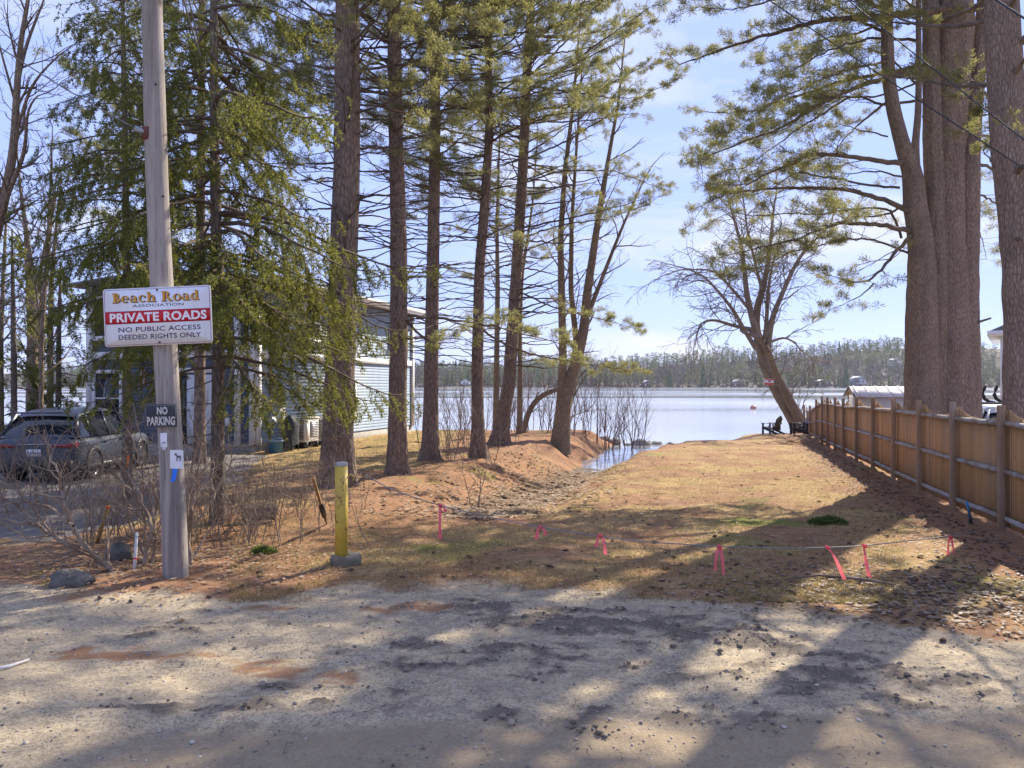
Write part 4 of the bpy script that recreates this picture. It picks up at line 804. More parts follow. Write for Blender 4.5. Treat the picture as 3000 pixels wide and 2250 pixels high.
def car(name, label, loc, rz, paint, plate=None):
    t = thing(name, label, 'car', loc, rz=rz, local=True)
    ST = [(0.0, .42, .86, .70), (0.03, .36, .95, .80), (0.12, .30, 1.03, .88), (0.5, .24, 1.06, .915), (1.2, .22, 1.05, .925), (2.3, .22, 1.03, .925), (3.2, .22, 1.00, .92), (3.55, .22, .98, .915), (4.1, .24, .92, .89), (4.4, .28, .84, .82), (4.55, .34, .74, .72), (4.6, .42, .66, .6)]
    pr = [(0, 0), (.7, 0), (.93, .06), (1, .22), (.985, .48), (1.0, .66), (.97, .82), (.90, .95), (.75, 1.0), (0, 1.03)]
    rings = []
    for y, zb, zt, w in ST:
        half = [(a * w, y, zb + b * (zt - zb)) for a, b in pr]; rings.append(half + [(-a, y, b) for a, y, b in half[-2:0:-1]])
    n = len(rings[0]); V, Q = loft(rings, n); mb = MB(); mb.add(V, Q); mb.poly(rings[0][::-1]); mb.poly(rings[-1]); mb.build('body', paint, t, True)
    GH = [(0.14, 1.02, 1.04, .80, .78), (0.45, 1.03, 1.36, .84, .70), (0.72, 1.03, 1.56, .86, .62), (1.2, 1.03, 1.63, .87, .62), (2.0, 1.02, 1.64, .87, .63), (2.45, 1.02, 1.60, .87, .63), (2.9, 1.0, 1.36, .86, .70), (3.45, .97, .99, .83, .80)]
    rings = []
    for y, zb, zt, wb, wt in GH:
        half = [(wb, y, zb), (wb * .6 + wt * .4, y, zb + .42 * (zt - zb)), (wt + .02, y, zb + .88 * (zt - zb)), (wt - .06, y, zt), (0, y, zt + .015)]; rings.append(half + [(-a, b, c_) for a, b, c_ in half[-2::-1]])
    n = len(rings[0]); V = np.array(rings).reshape(-1, 3); Q = [[i * n + j, i * n + j + 1, (i + 1) * n + j + 1, (i + 1) * n + j] for i in range(len(rings) - 1) for j in range(n - 1)]
    mk('windows', V, Q, M['glass'], t, True)
    # painted roof and pillars
    rr_ = []
    for y, zt, w in ((0.55, 1.50, .66), (0.66, 1.585, .655), (1.2, 1.655, .645), (2.0, 1.665, .655), (2.5, 1.625, .65), (2.62, 1.56, .655)):
        half = [(w + .02, y, zt - .07), (w - .03, y, zt - .01), (w * .6, y, zt + .012), (0, y, zt + .02)]; rr_.append(half + [(-a, b, c_) for a, b, c_ in half[-2::-1]])
    n = len(rr_[0]); rf_ = mk('roof', np.array(rr_).reshape(-1, 3), [[i * n + j, i * n + j + 1, (i + 1) * n + j + 1, (i + 1) * n + j] for i in range(len(rr_) - 1) for j in range(n - 1)], paint, t, True)
    MB().prism([(-.035, 0), (.035, 0), (.02, .09), (-.005, .10)], -0.012, 0.012).xform(Matrix.Translation((0, 1.1, 1.66)) @ Matrix.Rotation(1.5708, 4, 'Z')).build('antenna_fin', paint, rf_)
    for sx in (-1, 1):
        for a, b, w in (((.82, .30, 1.05), (.66, .62, 1.53), .20), ((.875, 1.75, 1.03), (.655, 1.80, 1.60), .07), ((.86, 3.30, 1.0), (.66, 2.5, 1.58), .06), ((.865, .85, 1.03), (.655, .95, 1.58), .09)):
            MB().bar((sx * a[0], a[1], a[2]), (sx * b[0], b[1], b[2]), w, 0.03, (sx, 0, 0)).build('pillar', paint, t)
        MB().box((sx * .98, 2.95, 1.04), (.16, .10, .13)).build('mirror', paint, t)
        m = MB(); m.prism([(.36, .84), (.86, .80), (.905, .86), (.88, .93), (.60, .90), (.34, .875)] if sx > 0 else [(-.36, .84), (-.34, .875), (-.60, .90), (-.88, .93), (-.905, .86), (-.86, .80)], -0.012, 0.16); m.build('tail_light', M['tail_red'], t)
        MB().box((sx * .76, 4.42, .70), (.24, .2, .10)).build('headlight', M['glass'], t)
        MB().box((sx * .935, 1.45, .88), (.02, .2, .03)).build('door_handle', paint, t); MB().box((sx * .935, 2.35, .88), (.02, .2, .03)).build('door_handle', paint, t)
    m = MB(); m.box((0, 0.03, .40), (1.60, 0.16, .26), taper=1.02); m.box((0, -0.03, .44), (1.1, .06, .05)); m.build('rear_bumper', M['dark'], t)
    m = MB(); m.box((0, 2.2, .30), (1.83, 3.7, .16)); m.build('sill_trim', M['dark'], t)
    MB().box((0, 0.30, 1.60), (1.2, .24, .03)).build('spoiler', paint, t); MB().box((0, -.005, .90), (.7, .02, .02)).build('boot_strip', M['rim'], t)
    pl = MB().box((0, -0.012, .71), (.31, .012, .155)).build('number_plate', M['plate'], t)
    if plate: text_part('lettering', plate, -.135, .675, .135, .735, -0.0195, M['sign_navy'], pl, 0.01)
    for wx in (-.80, .80):
        for wy in (0.88, 3.62):
            s_ = 1 if wx > 0 else -1; R90 = Matrix.Rotation(math.radians(90) * s_, 4, 'Y'); T0 = Matrix.Translation((wx, wy, .345))
            m = MB(); m.lathe([(.22, -.10), (.30, -.11), (.335, -.08), (.345, -.04), (.345, .04), (.335, .08), (.30, .115), (.235, .11), (.22, .05)], 28); m.xform(T0 @ R90); wl = m.build('wheel', M['tyre'], t, True)
            m = MB(); m.lathe([(.24, .105), (.225, .11), (.215, .09), (.21, .03)], 28); m.lathe([(0, .10), (.05, .10), (.06, .08), (.065, .03)], 14)
            for k in range(10):
                a = k * math.pi / 5 + 0.1; m.bar((.04 * math.cos(a), .04 * math.sin(a), .085), (.222 * math.cos(a), .222 * math.sin(a), .098), .034, .02)
            m.xform(T0 @ R90); m.build('rim', M['rim'], wl)
            m = MB(); m.lathe([(.0, .02), (.22, .02)], 20); m.xform(T0 @ R90); m.build('brake_disc', M['dark'], wl)
            m = MB(); m.lathe([(.36, .10), (.43, .118), (.43, .13), (.36, .132)], 28); m.xform(Matrix.Translation((wx + s_ * .012, wy, .36)) @ R90); m.build('arch_trim', M['dark'], t, True)
    return t
z_ = float(H(-10.1, 18, False)); suv = car('parked_car', 'blue-grey SUV parked on the drive, seen from behind through bare twigs', (-10.2, 16.75, z_), 0.07, M['car_grey'], '1580'); suv.scale = (0.96, 0.96, 0.95)
z_ = float(H(13.0, 20, False)); kc = car('parked_car', 'silver car behind the fence with two padded kayak hooks on its roof', (12.6, 19.2, z_ + 0.02), -0.27, M['car_silver'])
for y in (1.05, 2.1): MB().bar((-.72, y, 1.72), (.72, y, 1.72), .05, .035).build('roof_bar', M['dark'], kc)
M['foam'] = simple('foam_black', (0.025, 0.025, 0.027), (0.05, 0.05, 0.05), 20, 0.9)
for x in (-.55, -.28):
    hk_ = MB().tube([(x + .16, 1.05, 1.75), (x + .02, 1.05, 1.77), (x - .08, 1.05, 1.84), (x - .13, 1.05, 1.95), (x - .10, 1.05, 2.08), (x - .07, 1.05, 2.18)], [.03, .04, .045, .05, .045, .04], 8).build('kayak_hook', M['foam'], kc, True)
    MB().box((x + .05, 1.05, 1.745), (.2, .08, .03)).build('clamp_plate', M['metal'], hk_)

# ------------------------------------------------------------------ lakeside chairs
M['chair_black'] = simple('chair_black', (0.018, 0.018, 0.022), (0.03, 0.03, 0.035), 9, 0.45, 0.4)
def adirondack():
    t = thing('adirondack_chair', 'x', 'chair', (0, 0, 0), 'black garden chairs by the water', local=True)
    for k in range(5):
        x = (k - 2) * 0.105; h = 0.80 - 0.045 * abs(k - 2) ** 1.6; m = MB(); m.prism([(-.048, 0), (.048, 0), (.048, h - .03), (.03, h), (-.03, h), (-.048, h - .03)], -.011, .011)
        m.xform(Matrix.Translation((x, -.18, .22)) @ Matrix.Rotation(math.radians(20), 4, 'X')); m.build('back_slat', M['chair_black'], t)
    for k in range(5): MB().box((0, -.12 + k * .11, .27 + k * .025), (.54, .098, .02), Matrix.Rotation(math.radians(12), 3, 'X')).build('seat_slat', M['chair_black'], t)
    for sx in (-1, 1):
        MB().box((sx * .33, .08, .575), (.13, .72, .022)).build('arm', M['chair_black'], t)
        MB().box((sx * .30, .36, .285), (.03, .10, .57)).build('leg', M['chair_black'], t)
        MB().bar((sx * .27, .44, .37), (sx * .27, -.52, .03), .025, .11).build('leg', M['chair_black'], t)
        MB().bar((sx * .30, -.22, .2), (sx * .30, -.22, .565), .03, .07, (0, 1, 0)).build('arm_support', M['chair_black'], t)
    MB().box((0, -.31, .56), (.62, .05, .05)).build('back_rail', M['chair_black'], t)
    return t
c0 = adirondack(); c0.location = on(13.15, 39.6); c0.rotation_euler = (0, 0, math.radians(38)); c0['label'] = 'black garden chair facing the lake, nearest to the open water'
c1 = copy_tree(c0); c1.location = on(13.45, 36.6); c1.rotation_euler = (0, 0, math.radians(84)); c1['label'] = 'black garden chair turned sideways against the end of the fence'
c2 = copy_tree(c0); c2.location = on(15.6, 41.2); c2.rotation_euler = (0, 0, math.radians(40)); c2['label'] = 'black garden chair half hidden behind the leaning tree, by the last fence posts'

# ------------------------------------------------------------------ metal shed and white house beyond the fence
M['shed_wall'] = simple('shed_metal', (0.62, 0.60, 0.55), (0.55, 0.53, 0.49), 3, 0.5); M['shed_roof'] = simple('shed_roof', (0.66, 0.58, 0.52), (0.52, 0.44, 0.39), 2, 0.4, 0.4); M['dark_trim'] = simple('dark_trim', (0.06, 0.05, 0.045), None, rough=0.6)
gz = float(H(12.4, 28, False)); t = thing('metal_shed', 'low white metal shed with seamed pale roof beyond the fence', 'shed', (12.36, 28.0, gz), rz=-0.262, local=True)
ez = 1.62 - gz; rz_ = 1.93 - gz; D_ = 2.5; L_ = 3.4
m = MB(); m.box((L_ / 2, D_ / 2, ez / 2), (L_, D_, ez)); w = m.build('wall', M['shed_wall'], t)
for k in range(8): MB().box((-0.012, D_ * (k + .5) / 8, ez / 2), (.02, .03, ez - .1)).build('rib', M['shed_wall'], w)
m = MB(); m.prism([(0.0, ez), (D_, ez), (D_ / 2, rz_ - 0.02)], 0, .04); m.xform(Matrix.Rotation(math.radians(90), 4, 'Z') @ Matrix.Diagonal((1, -1, 1, 1))); m.build('gable', M['shed_wall'], t)
m = MB()
for a, b in (((-.14, ez - .03), (D_ / 2, rz_)), ((D_ + .14, ez - .03), (D_ / 2, rz_))):
    m.add([(-.12, a[0], a[1]), (L_ + .12, a[0], a[1]), (L_ + .12, b[0], b[1]), (-.12, b[0], b[1]), (-.12, a[0], a[1] + .03), (L_ + .12, a[0], a[1] + .03), (L_ + .12, b[0], b[1] + .03), (-.12, b[0], b[1] + .03)], [[0, 1, 2, 3], [4, 5, 6, 7], [0, 1, 5, 4], [1, 2, 6, 5], [2, 3, 7, 6], [3, 0, 4, 7]])
rf_ = m.build('roof', M['shed_roof'], t)
for k in range(10): MB().bar((k * L_ / 9, -.14, ez + .012), (k * L_ / 9, D_ / 2, rz_ + .045), .03, .035).build('seam', M['shed_roof'], rf_)
for y0 in (-.15, D_ + .15): MB().bar((-.135, y0, ez - .04), (-.135, D_ / 2, rz_ + .02), .03, .06).build('gable_trim', M['dark_trim'], rf_)
gz = -0.5; nb = thing('white_house', 'white clapboard house at the right edge, glimpsed between the big trunks', 'house', (26.2, 42.0, gz), rz=-0.57, local=True)
clap_wall(nb, 'front_wall', (0, 0), 'x', 8.0, 0.3, 5.3, -1, M['white_siding'], 0.13); clap_wall(nb, 'side_wall', (0, 0), 'y', 9.0, 0.3, 5.3, -1, M['white_siding'], 0.13)
m = MB(); m.box((4, 4.5, 2.7), (7.8, 8.7, 5.1)); m.build('core_wall', M['white_siding'], nb)
MB().box((0.08, -.03, 2.75), (.2, .07, 5.1)).build('corner_board', M['white_trim'], nb); MB().box((-.03, .09, 2.75), (.07, .18, 5.1)).build('corner_board', M['white_trim'], nb)
m = MB(); m.add([(-.6, -.6, 5.35), (8.6, -.6, 5.35), (8.6, 9.6, 5.35), (-.6, 9.6, 5.35), (3.2, 3.5, 7.4), (4.8, 3.5, 7.4), (4.8, 5.5, 7.4), (3.2, 5.5, 7.4)], [[3, 2, 1, 0], [4, 5, 6, 7], [0, 1, 5, 4], [1, 2, 6, 5], [2, 3, 7, 6], [3, 0, 4, 7]]); rf_ = m.build('roof', M['shingle'], nb)
m = MB(); m.box((4, -.62, 5.25), (9.3, .06, .26)); m.box((-.62, 4.5, 5.25), (.06, 10.2, .26)); m.box((4, -.3, 5.14), (9.2, .6, .03)); m.box((-.3, 4.8, 5.14), (.6, 9.6, .03)); m.build('fascia', M['white_trim'], rf_)
window(nb, (0.85, 0, 3.9), .8, 1.3, 'x', -1); window(nb, (0.95, 0, 1.4), .9, 1.2, 'x', -1); window(nb, (4, 0, 3.9), .8, 1.3, 'x', -1); window(nb, (0, 4.5, 3.9), .8, 1.3, 'y', -1)
# cottages across the lake
M['cot_blue'] = simple('cottage_blue', (0.22, 0.27, 0.34), (0.26, 0.31, 0.38), 0.5, 0.7); M['cot_brown'] = simple('cottage_brown', (0.16, 0.11, 0.08), (0.2, 0.14, 0.1), 0.5, 0.8); M['cot_white'] = simple('cottage_white', (0.7, 0.7, 0.68), (0.64, 0.64, 0.62), 0.5, 0.7); M['cot_roof'] = simple('cottage_roof', (0.42, 0.42, 0.44), (0.5, 0.5, 0.52), 0.5, 0.7)
def cottage(label, xp, Y, w, h, d, wall, rise=2.2, deck=False, dz=0.0, wins=3):
    X = (xp - 1500) / FPX * Y; z = float(hill_h(X, Y)) + dz; t = thing('cottage', label, 'house', (X, Y, z), 'cottages across the lake', rz=0.2, local=True)
    MB().box((0, d / 2, h / 2 - .5), (w, d, h + 1)).build('wall', wall, t)
    m = MB(); m.prism([(-w / 2, h), (w / 2, h), (0, h + rise - 0.1)], 0, .3); m.build('gable', wall, t)
    m = MB()
    for sx in (-1, 1): a = math.atan2(rise, w / 2) * sx; m.box((sx * w / 4, d / 2, h + rise / 2 + .06), (w / 2 / math.cos(a) + .5, d + 1, .18), Matrix.Rotation(a, 3, 'Y'))
    m.build('roof', M['cot_roof'], t)
    for k in range(wins):
        x = (k - (wins - 1) / 2) * w / (wins + .4); wd = MB().box((x, -.04, h * .68), (w / wins * .55, .08, h * .28)).build('window', M['white_trim'], t); MB().box((x, -.09, h * .68), (w / wins * .42, .04, h * .21)).build('pane', M['glass'], wd)
    MB().box((-w * .36, -.05, 1.0), (.95, .08, 2.0)).build('door', M['door_white'], t)
    if deck:
        dk = MB().box((0, -1.4, h * .42), (w * 1.06, 2.8, .25)).build('deck', M['cot_white'], t); MB().box((0, -2.7, h * .42 + .9), (w * 1.06, .12, .14)).build('rail', M['cot_white'], dk)
        for k in range(9): MB().box(((k / 8 - .5) * w * 1.03, -2.7, h * .42 + .45), (.1, .1, .9)).build('baluster', M['cot_white'], dk)
        for sx in (-1, 0, 1): MB().box((sx * w * .5, -2.6, h * .2), (.25, .25, h * .42)).build('post', M['cot_white'], dk)
cottage('blue-grey cottage with white deck on the far shore beside the big pine cluster', 2522, 640, 9.5, 6.2, 9, M['cot_blue'], 2.6, True, -.5, 2)
cottage('small white house high on the far hill just left of the big pine cluster', 2628, 735, 9, 5.5, 8, M['cot_white'], 2.5, False, 4)
cottage('low brown cottage on the far shore between leaning tree and dark spruce', 2415, 644, 11, 3.2, 8, M['cot_brown'], 1.8)
cottage('brown cabin on the far shore behind the leaning tree trunk', 2165, 643, 9, 3.0, 7, M['cot_brown'], 2.0)
cottage('small tan camp by the far waterline above the stream mouth', 1900, 642, 7, 3.2, 7, M['cot_brown'], 1.9, False, 0, 2)
cottage('pale boathouse at the far waterline near the pines on the left bank', 1365, 640, 7, 3.4, 7, M['cot_white'], 1.8, False, 0, 2)

# ------------------------------------------------------------------ stakes, rocks, logs and other small things
M['stake_white'] = simple('stake_white', (0.68, 0.66, 0.62), (0.5, 0.47, 0.43), 12, 0.8); M['stake_wood'] = m_wood('stake_wood', (0.46, 0.29, 0.10), (0.36, 0.21, 0.07), (0.2, 0.12, 0.05)); M['orange'] = simple('orange_paint', (0.85, 0.16, 0.015), None, rough=0.5)
M['rock'] = simple('dark_rock', (0.075, 0.07, 0.06), (0.16, 0.15, 0.13), 6, 0.9, bump=0.8, bscale=25, bd=0.02); M['rock_pale'] = simple('pale_rock', (0.22, 0.19, 0.16), (0.36, 0.32, 0.27), 6, 0.9, bump=0.8, bscale=25, bd=0.02)
def rock(name, label, p, sx, sy, sz, seed, mat, cat='rock', group=None):
    th = np.linspace(0, math.pi, 12); ph = np.linspace(0, 2 * math.pi, 18, endpoint=False); TH, PH = np.meshgrid(th, ph, indexing='ij')
    d = np.stack([np.sin(TH) * np.cos(PH), np.sin(TH) * np.sin(PH), np.cos(TH)], -1); r = 1 + 0.28 * perlin(d[..., 0] * 1.7 + seed, d[..., 1] * 1.7 + d[..., 2] * 1.3, seed) + 0.1 * perlin(d[..., 0] * 5 + seed, d[..., 2] * 5 + d[..., 1] * 4, seed + 1)
    V = d * r[..., None] * np.array([sx, sy, sz]); V = V.reshape(-1, 3) + np.array([p[0], p[1], p[2] + sz * 0.35]); n = 18
    Q = [[i * n + j, (i + 1) * n + j, (i + 1) * n + (j + 1) % n, i * n + (j + 1) % n] for i in range(11) for j in range(n)]
    return tag(mk(name, V, Q, mat, None, True), label, cat, group)
p = ground_at(205, 1712); rock('rock', 'dark rounded rock at the road edge left of the pole', p, .21, .16, .12, 3, M['rock'])
p = ground_at(350, 1640); rock('rock', 'small dark rock among the bush stems behind the white stake', p, .14, .12, .15, 9, M['rock'])
for k, (a, b, s_, lb) in enumerate([(1878, 1300, .5, 'brown boulder standing out at the stream mouth'), (1800, 1294, .35, 'flat stone on the lakeshore left of the stream mouth'), (1925, 1302, .33, 'pale stone on the spit just right of the boulder'), (1840, 1296, .25, 'small stone between the boulder and the flat shore stone'), (1965, 1306, .28, 'low stone at the tip of the stream spit'), (1770, 1296, .3, 'shore stone beneath the bare shrub stems')]):
    Yk = 38.6 + .3 * (k % 3); X = (a - 1500) / FPX * Yk; rock('shore_stone', lb, (X, Yk, max(float(H(X, Yk)), WATER - .1)), s_, s_ * .8, s_ * .55, 20 + k, M['rock_pale'], 'rock', 'stones along the shore')
# log behind the brush
p = ground_at(738, 1532); t = thing('log', 'short cut log lying in the brush left of the bollard', 'log', tuple(p)); d_ = Vector((0.5, 0.25, 0)); MB().tube([p + Vector((-.12, -.06, .13)), p + d_ * .6 + Vector((0, 0, .13))], .13, 16, False).build('log_side', M['bark_spruce'], t, True)
m = MB(); m.tube([p + Vector((-.125, -.062, .13)), p + Vector((-.119, -.06, .13))], .125, 16); m.build('cut_end', m_wood('cut_wood', (.5, .42, .33), (.4, .33, .26), (.25, .2, .15)), t)
# shovel-like stake by the bollard
a, b = px(918, 1402, 9.6), ground_at(957, 1540); t = thing('leaning_stake', 'yellow wooden stake with dark lower end leaning left of the bollard', 'stake', tuple(b)); mid = a.lerp(b, .5)
MB().bar(a, mid, .032, .032).build('handle', M['stake_wood'], t); m = MB(); m.tube([mid, a.lerp(b, .62), a.lerp(b, .75), a.lerp(b, .85), b], [.024, .042, .04, .02, .008], 8); m.build('dark_end', M['dark'], t, True)
a, b = px(402, 1560, 8.8), ground_at(393, 1668); b.z -= .03; t = thing('survey_stake', 'thin white survey stake with a red band beside the bush stems', 'stake', tuple(b)); MB().bar(a, b, .03, .03).build('shaft', M['stake_white'], t); MB().bar(a.lerp(b, .66), a.lerp(b, .70), .034, .034).build('red_band', M['sign_red'], t)
a, b = px(317, 1482, 10.2), ground_at(283, 1592); t = thing('survey_stake', 'brown wooden stake tilting with an orange tip in the bush', 'stake', tuple(b)); MB().bar(a.lerp(b, .06), b, .04, .025).build('shaft', M['stake_wood'], t); MB().bar(a, a.lerp(b, .06), .044, .03).build('tip', M['orange'], t)
a, b = px(376, 1334, 14.0), px(373, 1372, 14.0); g_ = float(H(a.x, 14.0)); t = thing('marker_post', 'slim stake with bright orange flagging beside the parked SUV', 'marker', (a.x, 14.0, g_)); MB().bar((a.x, 14.02, g_), (a.x, 14.02, a.z), .014, .014).build('shaft', M['metal'], t); m = MB(); m.add([tuple(a + Vector((-.02, -.01, 0))), tuple(a + Vector((.03, -.01, 0))), tuple(b + Vector((.025, -.02, 0))), tuple(b + Vector((-.025, -.02, .01)))], [[0, 1, 2, 3]]); m.build('flagging', M['orange'], t)
# blue handled tool on the fence
a, b = px(2832, 1468, 11.9), px(2845, 1528, 11.9); t = thing('blue_pole', 'short blue pole leaning on the lower fence rail', 'pole', tuple(b)); MB().tube([a, a.lerp(b, .75)], .02, 8).build('shaft', M['blue_tub'], t, True); MB().tube([a.lerp(b, .75), Vector((b.x, b.y, float(H(b.x, b.y))))], [.024, .03], 8).build('dark_foot', M['dark'], t, True)
# notice on the leaning tree, buoy, reflector on trunk
c = px(2253, 1119, 41.7); t = thing('tree_notice', 'small red and white notice nailed to the leaning tree', 'sign', tuple(c), local=True); t.rotation_euler = (0, .04, -.1); MB().box((0, 0, 0), (.50, .012, .34)).build('board', M['sign_white'], t); M['notice_red'] = simple('notice_red', (.55, .09, .06), (.5, .12, .09), 5, .6)
m = MB(); m.box((0, -.009, .125), (.48, .004, .07)); m.box((0, -.009, -.10), (.48, .004, .12)); m.build('red_strip', M['notice_red'], t); MB().lathe([(0, 0), (.06, 0)], 12).xform(Matrix.Translation((.02, -.0085, .035)) @ Matrix.Rotation(1.5708, 4, 'X') @ Matrix.Diagonal((1.3, .7, 1, 1))).build('dark_mark', M['ink'], t)
p = px(2207, 1197, 95); t = thing('buoy', 'pinkish mooring buoy floating on the lake left of the leaning tree', 'buoy', (p.x, 95, WATER)); m = MB(); m.lathe([(0, -.2), (.3, -.1), (.38, .1), (.33, .3), (.15, .42), (0, .44)], 16, (p.x, 95, WATER)); m.build('float', simple('buoy_pink', (.6, .28, .2), (.5, .22, .16), 3, .5), t, True); MB().tube([(p.x, 95, WATER + .42), (p.x, 95, WATER + .56)], .03, 8).build('top_ring', M['metal'], t)
# brush pile by the chairs, fallen branch, stick
def sticks(name, label, cat, c, n, sp, L, r, mat, seed, up=.25):
    q = random.Random(seed); segs = []
    for k in range(n):
        x, y = c[0] + q.gauss(0, sp), c[1] + q.gauss(0, sp * .6); z = float(H(x, y)) + q.random() * up; a = q.random() * 6.28; l = L * q.uniform(.4, 1.2); d = Vector((math.cos(a), math.sin(a), q.uniform(-.2, .35))); p0 = Vector((x, y, z)) - d * l / 2; p1 = p0 + d * l * .5 + Vector((0, 0, q.uniform(-.03, .03))); p2 = p0 + d * l; rr = r * q.uniform(.4, 1.2)
        segs += [(p0, p1, rr, rr * .8), (p1, p2, rr * .8, rr * .4)]
    t = thing(name, label, cat, on(c[0], c[1])); segs_obj('sticks', segs, mat, t); return t
sticks('brush_pile', 'heap of dead sticks at the foot of the fence end by the chairs', 'brush pile', ground_at(2335, 1300), 150, .8, .8, .014, M['twig_tan'], 4, .35)
p = [ground_at(2300, 1704), ground_at(2400, 1697), ground_at(2475, 1700), ground_at(2560, 1710), ground_at(2625, 1722)]
tag(MB().tube([q + Vector((0, 0, .03)) for q in p], [.006, .012, .015, .014, .008], 7).build('fallen_branch', M['twig_grey'], None, True), 'long thin fallen branch on the grass under the slanting ribbons', 'branch')
p = [ground_at(-40, 1972), ground_at(30, 1957), ground_at(85, 1938)]; tag(MB().tube([q + Vector((0, 0, .015)) for q in p], [.014, .013, .009], 7).build('stick', M['stake_white'], None, True), 'pale bare stick on the sand at the left edge', 'stick')
p = ground_at(1835, 2010); a = [ground_at(1560, 1728), ground_at(1620, 1733)]

# ------------------------------------------------------------------ trees
def trunk(parent, pts, rad, mat, name='trunk', n=22, step=0.13, ridge=0.06, flare=0.8, seed=0, fh=0.4):
    P = np.array([tuple(p) for p in pts], float); R = np.array(rad, float)
    cl = np.concatenate([[0], np.cumsum(np.linalg.norm(np.diff(P, axis=0), axis=1))]); s_ = np.arange(0, cl[-1], step); s_ = np.append(s_, cl[-1])
    C = np.stack([np.interp(s_, cl, P[:, k]) for k in range(3)], -1); r = np.interp(s_, cl, R)
    for _ in range(6): C[1:-1] = (C[:-2] + 2 * C[1:-1] + C[2:]) / 4; r[1:-1] = (r[:-2] + 2 * r[1:-1] + r[2:]) / 4
    T = np.gradient(C, axis=0); T /= np.linalg.norm(T, axis=1, keepdims=True); X = np.cross(T, [0, 1.0, 0]); X /= np.linalg.norm(X, axis=1, keepdims=True); Y = np.cross(T, X)
    a = np.arange(n) * 2 * np.pi / n; S, A = np.meshgrid(s_, a, indexing='ij')
    rr = r[:, None] * (1 + ridge * perlin(np.cos(A) * 3.2 + seed, np.sin(A) * 3.2 + S * 0.5, seed) + ridge * 0.7 * perlin(A * 4.1, S * 2.2, seed + 3) + ridge * 0.35 * perlin(np.cos(A) * 11, np.sin(A) * 11 + S * 1.1, seed + 5))
    fl = np.exp(-S / fh) * flare; rr = rr * (1 + fl * (0.55 + 0.45 * np.cos(A * 5 + seed + 0.8 * np.sin(A * 2))))
    V = C[:, None] + rr[..., None] * (np.cos(A)[..., None] * X[:, None] + np.sin(A)[..., None] * Y[:, None])
    m = len(s_); i = np.arange(m - 1)[:, None] * n; j = np.arange(n)[None]; k = (j + 1) % n
    return mk(name, V.reshape(-1, 3), np.stack([i + j, i + k, i + n + k, i + n + j], -1).reshape(-1, 4), mat, parent, True)
def tuft_mesh(tufts, nn, L, w, fwd, seed):
    g = np.random.default_rng(seed); A = np.array([(*p, *d) for p, d in tufts], float); P, D = A[:, :3], A[:, 3:]; D = D / (np.linalg.norm(D, axis=1, keepdims=True) + 1e-9); N = len(A)
    U = g.normal(size=(N, nn, 3)); U /= np.linalg.norm(U, axis=2, keepdims=True); d = D[:, None] * fwd + U; d /= np.linalg.norm(d, axis=2, keepdims=True)
    S = np.cross(d, g.normal(size=(N, nn, 3))); S /= np.linalg.norm(S, axis=2, keepdims=True); l = L * g.uniform(0.65, 1.15, (N, nn, 1)); tip = P[:, None] + d * l
    V = np.concatenate([P[:, None], (tip + S * w).reshape(N, nn, 3), (tip - S * w).reshape(N, nn, 3)], 1)
    b = np.arange(N)[:, None] * (1 + 2 * nn); k = np.arange(nn)[None]; F = np.stack([b + k * 0, b + 1 + k, b + 1 + nn + k], -1).reshape(-1, 3)
    return V.reshape(-1, 3), F
def tuft_obj(tufts, mat, parent, nn, L, w, fwd=0.7, seed=0, name='crown'):
    q = random.Random(seed); near = [t_ for t_ in tufts if t_[0].z < CAM_H + 1125 / FPX * t_[0].y + .35]; far = [t_ for t_ in tufts if t_[0].z >= CAM_H + 1125 / FPX * t_[0].y + .35 and q.random() < .6]; Vs, Fs_ = [], []; n = 0
    for tl_, k, l_, w_ in ((near, nn, L, w), (far, 5, L * 1.5, w * 2.6)):      # the crown above the picture is built coarser
        if tl_: V, F = tuft_mesh(tl_, k, l_, w_, fwd, seed); Vs.append(V); Fs_.append(F + n); n += len(V)
    return mk(name, np.vstack(Vs), np.vstack(Fs_), mat, parent)
UP = Vector((0, 0, 1))
def rv(q, s_=1.0): return Vector((q.gauss(0, s_), q.gauss(0, s_), q.gauss(0, s_)))
def pine_twig(segs, tufts, p, d, L, r, live, q, sub=True):
    n = 4
    for k in range(n):
        d = (d + rv(q, .16) + UP * (.06 if live else -.02)).normalized(); p2 = p + d * (L / n); segs.append((p, p2, r * (1 - k / n * .7), r * (1 - (k + 1) / n * .7)))
        if sub and k >= 1 or (not live and k >= 1 and q.random() < .5):
            for sd_ in (-1, 1):
                if q.random() < .18: continue
                dd = (d + d.cross(UP).normalized() * sd_ * q.uniform(.6, 1.1) + UP * q.uniform(-.1, .35) + rv(q, .12)).normalized(); l2 = L * q.uniform(.22, .42); p3 = p2 + dd * l2
                segs.append((p2, p3, r * .45, r * .2))
                if live:
                    for f in (.5, .8, 1.02): 
                        if q.random() < .9: tufts.append((p2 + dd * l2 * f, dd + UP * .25))
        p = p2
    if live: tufts.append((p, d)); tufts.append((p - d * .07, d + UP * .3))
